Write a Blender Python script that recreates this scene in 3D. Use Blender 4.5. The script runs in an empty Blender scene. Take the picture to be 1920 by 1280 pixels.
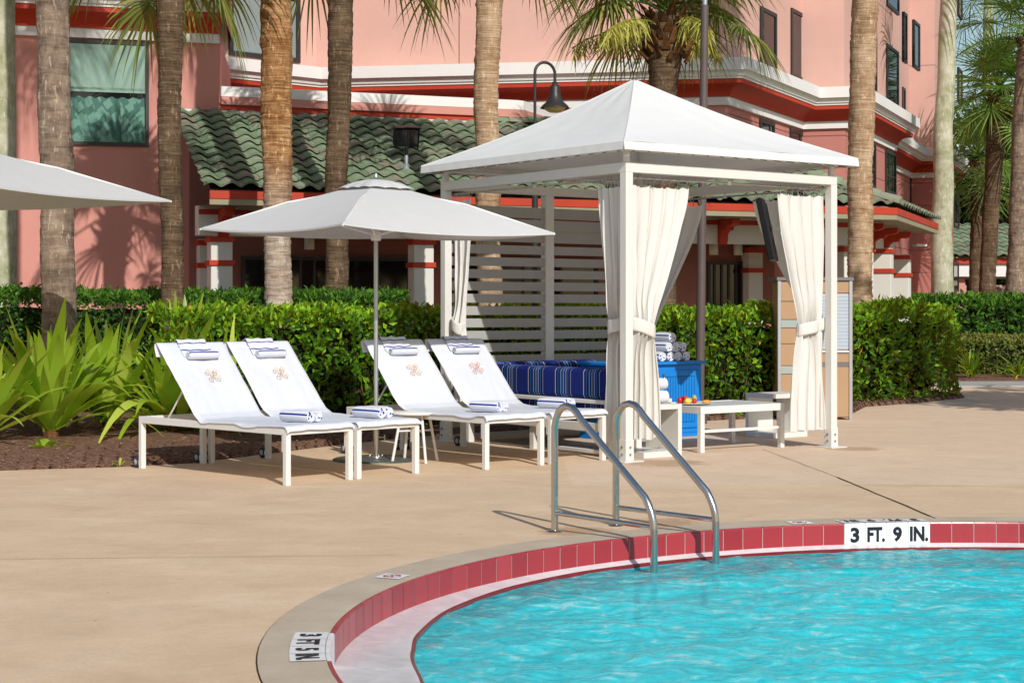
import bpy, bmesh, math, random
from mathutils import Vector as V, Matrix, noise as N
random.seed(7)
R = random.Random(11)
PI = math.pi
sc = bpy.context.scene
COL = sc.collection
FOC, CAMH, HOR = 3150.0, 1.46, 580.0      # focal length in pixels of a 1920 wide frame, eye height, horizon row

def P(px, py, Y): return V(((px-960)/FOC*Y, Y, CAMH-(py-HOR)/FOC*Y))
def G(px, py, z=0.0):
    Y = FOC*(CAMH-z)/(py-HOR)
    return V(((px-960)/FOC*Y, Y, z))
def lerp(a, b, t): return a+(b-a)*t
def clamp(x, a=0.0, b=1.0): return max(a, min(b, x))
def smooth(t): t = clamp(t); return t*t*(3-2*t)
Z = V((0, 0, 1))

# ------------------------------------------------------------------ mesh builder
ORG = {}
class MB:
    def __init__(s): s.v = []; s.f = []; s.m = []; s.s = []; s.uv = []
    def add(s, verts, faces, mi=0, sm=False, uv=None):
        n = len(s.v); s.v.extend([tuple(v) for v in verts])
        for k, f in enumerate(faces):
            s.f.append([i+n for i in f]); s.m.append(mi); s.s.append(sm)
            if uv is None: s.uv.append([(0.0, 0.0)]*len(f))
            elif isinstance(uv, tuple): s.uv.append([uv]*len(f))
            else: s.uv.append([uv[i] for i in f])
    def obox(s, o, a, b, c, mi=0):
        o, a, b, c = V(o), V(a), V(b), V(c)
        p = [o, o+a, o+a+b, o+b, o+c, o+a+c, o+a+b+c, o+b+c]
        fs = [(0, 3, 2, 1), (4, 5, 6, 7), (0, 1, 5, 4), (1, 2, 6, 5), (2, 3, 7, 6), (3, 0, 4, 7)]
        if a.cross(b).dot(c) < 0: fs = [f[::-1] for f in fs]
        s.add(p, fs, mi)
    def box(s, lo, hi, mi=0):
        s.obox(lo, (hi[0]-lo[0], 0, 0), (0, hi[1]-lo[1], 0), (0, 0, hi[2]-lo[2]), mi)
    def beam(s, p, q, w, h, up=Z, mi=0):            # bar from p to q, centred, width w across and height h along up
        p, q = V(p), V(q); d = (q-p); x = d.normalized()
        sd = x.cross(V(up)).normalized(); u = sd.cross(x).normalized()
        s.obox(p-sd*w/2-u*h/2, d, sd*w, u*h, mi)
    def tube(s, pts, r, seg=10, mi=0, caps=True, sm=True):
        pts = [V(p) for p in pts]; n = len(pts)
        rr = r if isinstance(r, (list, tuple)) else [r]*n
        vs = []; prev = None
        for i, p in enumerate(pts):
            t = (pts[min(i+1, n-1)]-pts[max(i-1, 0)]).normalized()
            if prev is None:
                a = t.cross(V((0.13, 0.31, 0.94)))
                if a.length < .05: a = t.cross(V((1, 0, 0)))
                a.normalize()
            else: a = (prev-t*prev.dot(t)).normalized()
            b = t.cross(a); prev = a
            for k in range(seg):
                an = 2*PI*k/seg
                vs.append(p+(a*math.cos(an)+b*math.sin(an))*rr[i])
        fs = [(i*seg+k, i*seg+(k+1) % seg, (i+1)*seg+(k+1) % seg, (i+1)*seg+k) for i in range(n-1) for k in range(seg)]
        s.add(vs, fs, mi, sm)
        if caps:
            s.add(vs[:seg], [tuple(range(seg))[::-1]], mi); s.add(vs[-seg:], [tuple(range(seg))], mi)
    def lathe(s, prof, c=(0, 0, 0), seg=24, mi=0, sm=True, M=None):
        c = V(c); vs = []
        for r, z in prof:
            for k in range(seg):
                an = 2*PI*k/seg; p = V((r*math.cos(an), r*math.sin(an), z))
                if M: p = M @ p
                vs.append(c+p)
        n = len(prof)
        fs = [(i*seg+k, i*seg+(k+1) % seg, (i+1)*seg+(k+1) % seg, (i+1)*seg+k) for i in range(n-1) for k in range(seg)]
        s.add(vs, fs, mi, sm)
    def grid(s, nu, nv, fn, mi=0, sm=True, uv=True):
        vs = []; uvs = []
        for j in range(nv+1):
            for i in range(nu+1):
                vs.append(fn(i/nu, j/nv)); uvs.append((i/nu, j/nv))
        w = nu+1
        fs = [(j*w+i, j*w+i+1, (j+1)*w+i+1, (j+1)*w+i) for j in range(nv) for i in range(nu)]
        s.add(vs, fs, mi, sm, uvs if uv else None)
    def prism(s, poly, ext, mi=0):                  # poly list of 3D points, ext vector
        n = len(poly); a = [V(p) for p in poly]; b = [p+V(ext) for p in a]
        s.add(a+b, [tuple(range(n))[::-1], tuple(range(n, 2*n))]+[(i, (i+1) % n, n+(i+1) % n, n+i) for i in range(n)], mi)
    def build(s, name, mats, parent=None, bevel=0, local=False, origin=None, solid=0, sub=0):
        me = bpy.data.meshes.new(name)
        off = V((0, 0, 0))
        if origin is not None: off = V(origin)
        elif parent is not None and not local: off = ORG.get(parent.name, V((0, 0, 0)))
        me.from_pydata([(v[0]-off.x, v[1]-off.y, v[2]-off.z) for v in s.v], [], s.f)
        if not isinstance(mats, (list, tuple)): mats = [mats]
        for m in mats: me.materials.append(m)
        me.polygons.foreach_set('material_index', s.m); me.polygons.foreach_set('use_smooth', s.s)
        ul = me.uv_layers.new(name='UVMap')
        flat = [c for f in s.uv for uvp in f for c in uvp]
        ul.data.foreach_set('uv', flat)
        me.update()
        o = bpy.data.objects.new(name, me); COL.objects.link(o)
        if parent is not None: o.parent = parent; ORG[o.name] = ORG.get(parent.name, V((0, 0, 0)))
        elif origin is not None: o.location = off; ORG[o.name] = off
        if sub:
            md = o.modifiers.new('sub', 'SUBSURF'); md.levels = sub; md.render_levels = sub
        if solid:
            md = o.modifiers.new('solid', 'SOLIDIFY'); md.thickness = solid; md.offset = 0
        if bevel:
            md = o.modifiers.new('bevel', 'BEVEL'); md.width = bevel; md.segments = 2; md.limit_method = 'ANGLE'; md.angle_limit = math.radians(50)
        return o

def tag(o, label=None, cat=None, group=None, kind=None):
    if label: o['label'] = label
    if cat: o['category'] = cat
    if group: o['group'] = group
    if kind: o['kind'] = kind
    return o
def thing(name, label, cat, loc, rotz=0.0, group=None):
    o = bpy.data.objects.new(name, None); COL.objects.link(o)
    o.empty_display_size = .2
    o.location = loc; o.rotation_euler = (0, 0, rotz); ORG[o.name] = V(loc)
    return tag(o, label, cat, group)
def copy_tree(o, parent=None):
    c = o.copy(); COL.objects.link(c)
    if parent is not None: c.parent = parent
    for ch in o.children: copy_tree(ch, c)
    return c

# ------------------------------------------------------------------ materials
def S(r, g, b):
    f = lambda c: c/12.92 if c <= .04045 else ((c+.055)/1.055)**2.4
    return (f(r/255), f(g/255), f(b/255), 1)
class NT:
    def __init__(s, name):
        s.mat = bpy.data.materials.new(name); s.mat.use_nodes = True
        s.n = s.mat.node_tree.nodes; s.l = s.mat.node_tree.links; s.n.clear()
        s.out = s.n.new('ShaderNodeOutputMaterial'); s.tc = s.n.new('ShaderNodeTexCoord')
    def new(s, t, **kw):
        n = s.n.new(t)
        for k, v in kw.items(): setattr(n, k, v)
        return n
    def link(s, a, b): s.l.new(a, b)
    def val(s, sock, x):
        if hasattr(x, 'is_output') or isinstance(x, bpy.types.NodeSocket): s.l.new(x, sock)
        else: sock.default_value = x
    def coord(s, which='Object', scale=(1, 1, 1), rot=(0, 0, 0)):
        m = s.new('ShaderNodeMapping'); s.link(s.tc.outputs[which], m.inputs[0])
        m.inputs['Scale'].default_value = scale; m.inputs['Rotation'].default_value = rot
        return m.outputs[0]
    def noise(s, vec, scale, detail=4, rough=.55, dist=0):
        n = s.new('ShaderNodeTexNoise'); s.link(vec, n.inputs['Vector'])
        n.inputs['Scale'].default_value = scale; n.inputs['Detail'].default_value = detail
        n.inputs['Roughness'].default_value = rough; n.inputs['Distortion'].default_value = dist
        return n.outputs['Fac']
    def ramp(s, fac, stops, interp='LINEAR'):
        n = s.new('ShaderNodeValToRGB'); s.link(fac, n.inputs[0]); cr = n.color_ramp; cr.interpolation = interp
        while len(cr.elements) < len(stops): cr.elements.new(.5)
        for e, (p, c) in zip(cr.elements, stops): e.position = p; e.color = c if len(c) == 4 else (*c, 1)
        return n.outputs[0]
    def mix(s, fac, a, b, mode='MIX'):
        n = s.new('ShaderNodeMix', data_type='RGBA', blend_type=mode)
        s.val(n.inputs[0], fac); s.val(n.inputs[6], a); s.val(n.inputs[7], b)
        return n.outputs[2]
    def math(s, op, a, b=0.0, c=0.0):
        n = s.new('ShaderNodeMath', operation=op); s.val(n.inputs[0], a); s.val(n.inputs[1], b); s.val(n.inputs[2], c)
        return n.outputs[0]
    def xyz(s, vec):
        n = s.new('ShaderNodeSeparateXYZ'); s.link(vec, n.inputs[0]); return n.outputs
    def bump(s, h, strength=.3, dist=.01, prev=None):
        n = s.new('ShaderNodeBump'); s.link(h, n.inputs['Height']); n.inputs['Strength'].default_value = strength
        n.inputs['Distance'].default_value = dist
        if prev: s.link(prev, n.inputs['Normal'])
        return n.outputs[0]
    def bsdf(s, col, rough=.6, metal=0.0, spec=.5, normal=None, **kw):
        b = s.new('ShaderNodeBsdfPrincipled'); s.val(b.inputs['Base Color'], col); s.val(b.inputs['Roughness'], rough)
        b.inputs['Metallic'].default_value = metal; b.inputs['Specular IOR Level'].default_value = spec
        if normal: s.link(normal, b.inputs['Normal'])
        for k, v in kw.items(): b.inputs[k].default_value = v
        return b
    def done(s, sh): s.link(sh.outputs[0] if hasattr(sh, 'outputs') else sh, s.out.inputs[0]); return s.mat
    def thin(s, b, col, amt=.2):
        t = s.new('ShaderNodeBsdfTranslucent'); s.val(t.inputs[0], col)
        m = s.new('ShaderNodeMixShader'); m.inputs[0].default_value = amt
        s.link(b.outputs[0], m.inputs[1]); s.link(t.outputs[0], m.inputs[2]); return m

def plain(name, c, rough=.5, metal=0.0, spec=.5, var=.08, vs=3.0, bs=60.0, bstr=.05, bd=.004):
    t = NT(name); co = t.coord()
    n = t.noise(co, vs, 5, .6)
    c1 = tuple(x*(1-var) for x in c[:3])+(1,); c2 = tuple(min(1, x*(1+var)) for x in c[:3])+(1,)
    col = t.ramp(n, [(.3, c1), (.7, c2)])
    nb = t.bump(t.noise(co, bs, 3), bstr, bd) if bstr else None
    return t.done(t.bsdf(col, rough, metal, spec, nb))
def cloth(name, c, amt=.15, weave=500, bstr=.15, var=.04, rough=.9):
    t = NT(name); co = t.coord()
    n = t.noise(co, 5, 5, .6); f = t.noise(co, weave, 2)
    col = t.ramp(n, [(.3, tuple(x*(1-var) for x in c[:3])+(1,)), (.7, c)])
    nb = t.bump(f, bstr, .002); nb = t.bump(t.noise(co, 9, 4), .12, .02, nb)
    return t.done(t.thin(t.bsdf(col, rough, 0, .2, nb), col, amt))
def stucco(name, c, groove=None, var=.06):
    t = NT(name); co = t.coord()
    n = t.noise(co, 1.2, 6, .65); st = t.noise(t.coord(scale=(3, 3, .35)), 1.5, 5, .6)
    col = t.ramp(n, [(.25, tuple(x*(1-var) for x in c[:3])+(1,)), (.75, tuple(min(1, x*(1+var)) for x in c[:3])+(1,))])
    col = t.mix(t.math('MULTIPLY', st, .16), col, tuple(x*.72 for x in c[:3])+(1,))
    fine = t.noise(co, 55, 4, .7)
    h = fine
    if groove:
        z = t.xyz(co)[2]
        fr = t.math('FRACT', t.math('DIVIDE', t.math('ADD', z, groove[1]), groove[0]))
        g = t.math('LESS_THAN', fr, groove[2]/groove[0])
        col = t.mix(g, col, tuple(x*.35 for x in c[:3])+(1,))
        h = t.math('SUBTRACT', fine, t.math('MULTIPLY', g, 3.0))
    nb = t.bump(h, .35, .006)
    return t.done(t.bsdf(col, .85, 0, .25, nb))
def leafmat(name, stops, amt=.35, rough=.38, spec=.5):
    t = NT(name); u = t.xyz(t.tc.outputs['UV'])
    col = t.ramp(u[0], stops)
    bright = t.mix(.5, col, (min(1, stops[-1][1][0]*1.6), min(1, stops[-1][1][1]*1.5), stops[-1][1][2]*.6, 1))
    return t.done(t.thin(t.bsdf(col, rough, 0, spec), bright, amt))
def bark(name, stops, ring=22.0, vert=1.0, bstr=.8, low=None):
    t = NT(name); co = t.coord()
    n = t.noise(co, 2.2, 7, .7); fz = t.noise(t.coord(scale=(2.2, 2.2, ring)), 1.3, 6, .62, .6)
    fv = t.noise(t.coord(scale=(22, 22, 4.5)), 1.0, 5, .7, .4); fl = t.noise(t.coord(scale=(16, 16, 5)), 1.4, 2)
    k = t.math('ADD', t.math('MULTIPLY', n, .5), t.math('ADD', t.math('MULTIPLY', fz, .36*vert), t.math('MULTIPLY', fv, .22)))
    k = t.math('ADD', k, t.math('MULTIPLY', t.ramp(fl, [(.6, (0,)*3), (.68, (1,)*3)]), .14))
    col = t.ramp(k, stops)
    if low:
        zz = t.math('MULTIPLY', t.math('SUBTRACT', t.xyz(co)[2], low[0]), 1/low[1]); zz.node.use_clamp = True
        col = t.mix(zz, t.ramp(k, low[2]), col)
    h = t.math('ADD', t.math('MULTIPLY', fz, 1.0*vert), t.math('MULTIPLY', fv, .25))
    return t.done(t.bsdf(col, .95, 0, .1, t.bump(h, bstr, .03)))

M = {}
M['pink_light'] = stucco('stucco_light_pink', S(208, 166, 152), (3.2, .95, .02))
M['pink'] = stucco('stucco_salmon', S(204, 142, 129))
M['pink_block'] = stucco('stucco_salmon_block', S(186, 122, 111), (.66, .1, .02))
M['white_trim'] = stucco('trim_white', S(226, 223, 218), None, .03)
M['red_trim'] = plain('trim_red', S(178, 56, 30), .62, 0, .35, .08, 1.5, 40, .15, .004)
M['stone_white'] = stucco('column_white', S(214, 210, 200), None, .04)
M['frame_dark'] = plain('frame_bronze', S(52, 48, 48), .45, .3, .5, .1)
M['white_paint'] = plain('white_powder_coat', S(222, 219, 214), .38, 0, .5, .02, 2, 200, .02, .001)
M['cream_paint'] = plain('cream_powder_coat', S(217, 214, 207), .42, 0, .5, .03, 2, 200, .02, .001)
M['grey_slat'] = plain('grey_slat_paint', S(164, 162, 157), .55, 0, .4, .05, 1.5, 90, .04, .002)
M['steel'] = None
M['canopy'] = cloth('canopy_cloth', S(226, 225, 221), .07)
M['umbrella'] = cloth('umbrella_cloth', S(207, 205, 202), .08)
M['curtain'] = cloth('curtain_cloth', S(231, 228, 221), .18, 700, .1, .03)
M['terry'] = cloth('terry_cloth', S(212, 214, 221), .05, 260, .5, .02, 1.0)
M['sling'] = cloth('sling_mesh', S(226, 222, 214), .05)
M['mulch'] = None
M['black'] = plain('black_plastic', S(16, 17, 20), .5, 0, .2, .1)
M['rubber'] = plain('grey_rubber', S(48, 50, 54), .6, 0, .4, .1)
M['hub'] = plain('grey_hub', S(172, 174, 176), .4, .1)
M['lamp'] = plain('bronze_lamp_paint', S(58, 52, 50), .45, .35, .5, .12)
M['pole_brown'] = plain('brown_pole_paint', S(92, 80, 76), .55, .1, .4, .1)
M['galv'] = plain('galvanised_pipe', S(168, 174, 182), .45, .6, .5, .15, 12)
M['blue'] = plain('blue_painted_wood', S(12, 126, 208), .5, 0, .4, .05, 2, 40, .06, .003)
M['blue_dark'] = plain('blue_groove', S(6, 72, 128), .7, 0, .2)
M['tan'] = plain('tan_laminate', S(172, 138, 104), .55, 0, .4, .05, 2.5, 60, .03)
M['alu'] = plain('aluminium', S(186, 188, 190), .35, .8, .5, .05)
M['frosted'] = plain('frosted_panel', S(158, 168, 164), .3, 0, .5, .04)
M['shutter'] = plain('roller_shutter', S(172, 182, 192), .45, .1, .5, .03)
M['kiosk_top'] = plain('kiosk_grey_top', S(112, 110, 110), .5, 0, .4, .05)
M['red_tile'] = None
M['lip_tile'] = plain('red_lip_tile', S(126, 32, 36), .25, 0, .5, .15, 9, 60, .05)
M['grout'] = plain('white_grout', S(226, 222, 216), .7, 0, .3, .05, 6)
M['gutter'] = None
M['marker'] = plain('white_marker_tile', S(238, 238, 236), .25, 0, .5, .02)
M['ink'] = plain('black_marker_ink', S(28, 28, 36), .5, 0, .3, .1)
M['ink_red'] = plain('red_marker_ink', S(190, 60, 60), .5, 0, .3, .1)
M['coping'] = None
M['emblem'] = plain('gold_thread', S(226, 192, 154), .8, 0, .2, .08, 30)
M['emblem_red'] = plain('coral_thread', S(218, 158, 136), .8, 0, .2, .08, 30)
M['wood_dark'] = plain('brown_plank', S(112, 86, 66), .8, 0, .3, .15, 2)
M['core_fill'] = plain('hedge_dark_core', S(30, 32, 18), .95, 0, .1, .3, 6, 30, .4, .01)
M['twig'] = plain('twig_brown', S(112, 88, 62), .9, 0, .1, .2, 8)
M['plate'] = plain('cream_china', S(240, 232, 214), .2)
M['straw'] = plain('strawberry_red', S(190, 34, 30), .35, 0, .5, .25, 40)
M['pine'] = plain('pineapple_yellow', S(236, 186, 74), .45, 0, .4, .2, 40)
M['pear'] = plain('green_fruit', S(176, 160, 84), .4, 0, .4, .2, 30)
M['melon'] = plain('orange_melon', S(228, 150, 72), .45, 0, .4, .15, 30)
M['asphalt'] = plain('grey_path', S(168, 166, 160), .9, 0, .2, .06, 2, 80, .2, .004)
M['disc'] = plain('grey_green_disc', S(78, 84, 80), .45, .2, .5, .1)
M['dirt'] = plain('far_ground', S(96, 88, 60), .95, 0, .1, .2, .3)
M['lens'] = plain('lamp_lens', S(206, 190, 120), .25, 0, .5)
M['crystal'] = plain('grey_blind', S(186, 192, 190), .7, 0, .2, .02)
M['flash'] = None
M['sconce'] = plain('white_sconce', S(214, 212, 204), .5)

def mk():
    # brushed stainless steel
    t = NT('stainless_steel'); co = t.coord(scale=(60, 60, 3)); n = t.noise(co, 3, 4)
    M['steel'] = t.done(t.bsdf(S(198, 196, 192), t.ramp(n, [(.3, (.16,)*3), (.7, (.26,)*3)]), 1.0, .5, t.bump(n, .03, .001)))
    # dark window glass
    t = NT('dark_glass'); co = t.coord(); n = t.noise(co, .7, 3)
    M['glass'] = t.done(t.bsdf(t.ramp(n, [(.3, S(14, 15, 17)), (.7, S(26, 29, 31))]), .04, 0, .45, t.bump(t.noise(co, 1.3, 2), .02, .01)))
    # roof tile
    t = NT('green_roof_tile'); wn = t.new('ShaderNodeTexWhiteNoise', noise_dimensions='2D'); t.link(t.tc.outputs['UV'], wn.inputs[0])
    co = t.coord(); n = t.noise(co, 6, 5, .7)
    c = t.ramp(wn.outputs[0], [(0, S(114, 132, 104)), (.35, S(132, 150, 120)), (.6, S(150, 166, 136)), (.8, S(142, 140, 122)), (1, S(150, 136, 120))])
    c = t.mix(t.math('MULTIPLY', n, .4), c, S(104, 118, 92))
    M['tile'] = t.done(t.bsdf(c, .75, 0, .3, t.bump(t.noise(co, 40, 4), .25, .004)))
    # mortar flashing with flaking paint
    t = NT('flaking_flashing'); co = t.coord(); n = t.noise(co, 2.2, 6, .6)
    M['flash'] = t.done(t.bsdf(t.ramp(n, [(.46, S(140, 108, 98)), (.5, S(214, 214, 216)), (.8, S(228, 228, 230))]), .9, 0, .2, t.bump(n, .5, .02)))
    # mulch
    t = NT('brown_mulch'); co = t.coord(); n = t.noise(co, 30, 6, .75); v = t.new('ShaderNodeTexVoronoi'); t.link(t.coord(scale=(1, 1.6, 1)), v.inputs[0]); v.inputs['Scale'].default_value = 55
    c = t.ramp(n, [(.28, S(66, 46, 37)), (.46, S(124, 90, 72)), (.58, S(164, 128, 106)), (.72, S(206, 180, 158))])
    M['mulch'] = t.done(t.bsdf(c, .95, 0, .1, t.bump(v.outputs['Distance'], .9, .03)))
    t = NT('mulch_chips'); u = t.xyz(t.tc.outputs['UV'])
    M['chip'] = t.done(t.bsdf(t.ramp(u[0], [(0, S(72, 46, 36)), (.5, S(132, 92, 70)), (.85, S(170, 130, 104)), (1, S(216, 190, 164))]), .9, 0, .15))
    # deck concrete
    t = NT('tan_deck_concrete'); co = t.coord(); big = t.noise(co, .35, 5, .6); st = t.noise(t.coord(scale=(1, 1.5, 1), rot=(0, 0, .3)), 1.1, 9, .72, .3); fine = t.noise(co, 90, 4, .75)
    y = t.xyz(co)[1]; x = t.xyz(co)[0]
    c = t.ramp(st, [(.28, S(204, 172, 138)), (.45, S(216, 186, 152)), (.6, S(224, 196, 162)), (.75, S(232, 210, 182))])
    c = t.mix(t.math('MULTIPLY', t.ramp(big, [(.4, (0,)*3), (.65, (1,)*3)]), .35), c, S(214, 186, 158))
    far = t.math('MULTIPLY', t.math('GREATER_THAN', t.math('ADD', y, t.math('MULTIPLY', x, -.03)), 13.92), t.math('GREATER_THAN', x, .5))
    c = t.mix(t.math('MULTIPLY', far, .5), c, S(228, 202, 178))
    sp = t.ramp(t.noise(co, 160, 2), [(.28, (1,)*3), (.33, (0,)*3)])
    c = t.mix(t.math('MULTIPLY', sp, .25), c, S(140, 112, 88))
    gr = t.noise(co, 42, 5, .85); c = t.mix(t.math('MULTIPLY', t.ramp(gr, [(.4, (1,)*3), (.55, (0,)*3)]), .2), c, S(176, 142, 108))
    mot = t.noise(co, 5, 8, .75); c = t.mix(t.math('MULTIPLY', t.ramp(mot, [(.5, (0,)*3), (.75, (1,)*3)]), .3), c, S(188, 152, 116))
    g1 = t.noise(co, 1.7, 9, .8, .5); c = t.mix(t.math('MULTIPLY', t.ramp(g1, [(.46, (0,)*3), (.62, (1,)*3)]), .34), c, S(194, 168, 138))
    g2 = t.noise(t.coord(scale=(1, 1.3, 1)), 11, 6, .8); c = t.mix(t.math('MULTIPLY', t.ramp(g2, [(.5, (0,)*3), (.7, (1,)*3)]), .3), c, S(226, 204, 176))
    vo = t.new('ShaderNodeTexVoronoi'); t.link(co, vo.inputs[0]); vo.inputs['Scale'].default_value = 2.6
    c = t.mix(t.math('MULTIPLY', t.math('LESS_THAN', vo.outputs['Distance'], .022), .7), c, S(96, 76, 60))
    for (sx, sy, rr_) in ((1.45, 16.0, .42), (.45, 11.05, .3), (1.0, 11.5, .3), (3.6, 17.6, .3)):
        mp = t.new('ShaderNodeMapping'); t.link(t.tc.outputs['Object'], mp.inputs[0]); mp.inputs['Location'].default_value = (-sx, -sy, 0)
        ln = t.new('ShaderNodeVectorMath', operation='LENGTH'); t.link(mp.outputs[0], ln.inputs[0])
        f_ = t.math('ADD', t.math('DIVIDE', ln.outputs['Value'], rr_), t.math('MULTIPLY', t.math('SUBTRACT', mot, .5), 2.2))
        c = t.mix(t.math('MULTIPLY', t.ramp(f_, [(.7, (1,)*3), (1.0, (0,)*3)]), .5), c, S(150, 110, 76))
    M['deck'] = t.done(t.bsdf(c, .9, 0, .25, t.bump(fine, .25, .004)))
    # coping, greyer
    t = NT('grey_coping_concrete'); co = t.coord(); n = t.noise(co, 3, 6, .65); n2 = t.noise(co, .6, 3)
    c = t.ramp(n, [(.25, S(170, 154, 134)), (.55, S(190, 176, 156)), (.8, S(208, 196, 178))])
    c = t.mix(t.math('MULTIPLY', n2, .5), c, S(198, 172, 140))
    M['coping'] = t.done(t.bsdf(c, .75, 0, .3, t.bump(t.noise(co, 80, 4), .2, .004)))
    # red glazed tile, per tile tone
    t = NT('red_glazed_tile'); wn = t.new('ShaderNodeTexWhiteNoise', noise_dimensions='2D'); t.link(t.tc.outputs['UV'], wn.inputs[0]); co = t.coord(); n = t.noise(co, 14, 5, .7)
    c = t.ramp(wn.outputs[0], [(0, S(146, 40, 48)), (.5, S(164, 50, 56)), (1, S(178, 64, 70))]); c = t.mix(t.math('MULTIPLY', n, .45), c, S(166, 54, 62))
    M['red_tile'] = t.done(t.bsdf(c, .28, 0, .5, t.bump(t.noise(co, 25, 3), .06, .003)))
    # wet white gutter
    t = NT('wet_white_gutter'); co = t.coord(); n = t.noise(t.coord(scale=(1, 1, 1)), 6, 6, .65, .8)
    c = t.ramp(n, [(.3, S(206, 202, 202)), (.6, S(226, 222, 222)), (.8, S(240, 238, 238))])
    M['gutter'] = t.done(t.bsdf(c, .12, 0, .5, t.bump(n, .12, .01)))
    # pool water
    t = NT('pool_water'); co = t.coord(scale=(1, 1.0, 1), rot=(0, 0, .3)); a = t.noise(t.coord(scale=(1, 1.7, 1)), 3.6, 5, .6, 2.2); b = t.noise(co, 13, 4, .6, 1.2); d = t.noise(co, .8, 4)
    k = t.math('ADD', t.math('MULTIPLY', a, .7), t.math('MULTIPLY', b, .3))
    c = t.ramp(k, [(.32, S(10, 168, 190)), (.43, S(24, 206, 218)), (.52, S(56, 226, 234)), (.57, S(110, 230, 234)), (.63, S(206, 244, 244))])  # palest stops paint caustic streaks and sky glints into the colour
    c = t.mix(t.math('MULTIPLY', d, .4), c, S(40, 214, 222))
    nb = t.bump(b, .36, .03); nb = t.bump(t.noise(t.coord(scale=(1, 1.4, 1)), 38, 4, .6, .5), .22, .01, nb)
    wb = t.bsdf(c, .035, 0, .5, nb, IOR=1.33); tr = t.new('ShaderNodeBsdfTransparent'); tr.inputs[0].default_value = (.30, .90, .94, 1)
    mx = t.new('ShaderNodeMixShader'); mx.inputs[0].default_value = .36; t.link(wb.outputs[0], mx.inputs[1]); t.link(tr.outputs[0], mx.inputs[2])
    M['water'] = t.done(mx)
    # sofa stripes: local x + y runs along every upright face
    t = NT('navy_striped_fabric'); x, y, z = t.xyz(t.coord())
    f = t.math('FRACT', t.math('MULTIPLY', t.math('ADD', x, y), 2.15))
    w = S(176, 172, 182); nv = S(24, 38, 108); b2 = S(44, 104, 166); nk = S(18, 30, 84)
    st = [(0, nv), (.44, w), (.452, nk), (.53, b2), (.55, nk), (.60, w), (.61, b2), (.645, nk), (.69, w), (.70, b2), (.73, nk), (.78, w), (.79, b2), (.82, nk), (.88, b2), (.90, nk), (.975, w)]
    c = t.ramp(f, st, 'CONSTANT')
    M['stripe'] = t.done(t.bsdf(c, .9, 0, .15, t.bump(t.noise(t.coord(), 400, 2), .15, .002)))
    # beach towel: navy lines round the roll, speckled ends
    t = NT('striped_towel'); u = t.xyz(t.tc.outputs['UV']); co = t.coord()
    f = t.math('FRACT', t.math('ADD', t.math('MULTIPLY', u[1], 1.0), t.math('MULTIPLY', t.noise(co, 14, 2), .02)))
    g = t.math('LESS_THAN', t.math('ABSOLUTE', t.math('SUBTRACT', f, .5)), .075)
    c = t.mix(g, S(212, 214, 222), S(36, 50, 130))
    M['towel'] = t.done(t.bsdf(c, 1.0, 0, .1, t.bump(t.noise(co, 220, 3), .6, .004)))
    t = NT('towel_end_speckle'); co = t.coord(); v = t.new('ShaderNodeTexVoronoi'); t.link(co, v.inputs[0]); v.inputs['Scale'].default_value = 34
    g = t.math('LESS_THAN', v.outputs['Distance'], .33)
    M['towel_end'] = t.done(t.bsdf(t.mix(g, S(212, 214, 222), S(30, 42, 130)), 1.0, 0, .1, t.bump(v.outputs['Distance'], .5, .004)))
    # curtain behind the window, leaf print
    t = NT('print_curtain'); co = t.coord(); v = t.new('ShaderNodeTexVoronoi', feature='F1', distance='CHEBYCHEV'); t.link(t.coord(scale=(4.5, 4.5, 3.5), rot=(0, .6, .3)), v.inputs[0]); v.inputs['Scale'].default_value = 1.8
    g = t.math('GREATER_THAN', v.outputs['Distance'], .42)
    M['print'] = t.done(t.bsdf(t.mix(g, S(104, 146, 130), S(66, 108, 96)), .8))
    M['blind_grey'] = plain('grey_window_blind', S(128, 138, 136), .5, 0, .4, .03)
    M['blind'] = plain('green_blind', S(132, 162, 146), .35, 0, .5, .02)
mk()
YG = [(0, S(34, 66, 14)), (.35, S(62, 108, 18)), (.7, S(98, 150, 26)), (1, S(150, 190, 44))]
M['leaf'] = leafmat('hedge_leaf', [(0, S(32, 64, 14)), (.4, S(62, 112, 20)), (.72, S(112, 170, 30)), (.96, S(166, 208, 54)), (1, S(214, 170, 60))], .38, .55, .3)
M['leaf_dark'] = leafmat('dark_hedge_leaf', [(0, S(30, 58, 18)), (.5, S(56, 96, 26)), (1, S(108, 154, 46))], .3, .55, .3)
M['leaf_dry'] = leafmat('clipped_leaf', [(0, S(54, 70, 24)), (.5, S(96, 116, 40)), (.85, S(140, 146, 62)), (1, S(150, 128, 70))], .25, .5)
M['crinum'] = leafmat('strap_leaf', [(0, S(104, 142, 30)), (.5, S(152, 184, 50)), (1, S(198, 214, 92))], .35, .36)
M['frond'] = leafmat('palm_frond', [(0, S(44, 66, 30)), (.45, S(76, 104, 46)), (.8, S(124, 142, 66)), (1, S(172, 166, 84))], .3, .45)
M['frond_far'] = leafmat('far_palm_frond', [(0, S(40, 74, 26)), (.5, S(78, 118, 44)), (1, S(140, 164, 72))], .3, .45)
M['bloom'] = leafmat('palm_bloom', [(0, S(150, 150, 40)), (1, S(206, 200, 110))], .2, .7)
M['oak'] = leafmat('oak_leaf', [(0, S(18, 30, 14)), (.6, S(34, 54, 22)), (1, S(70, 96, 36))], .25, .45)
M['bark_grey'] = bark('grey_palm_bark', [(.38, S(84, 70, 60)), (.52, S(142, 122, 104)), (.64, S(176, 158, 138)), (.8, S(206, 194, 176))], 14, .7)
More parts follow.
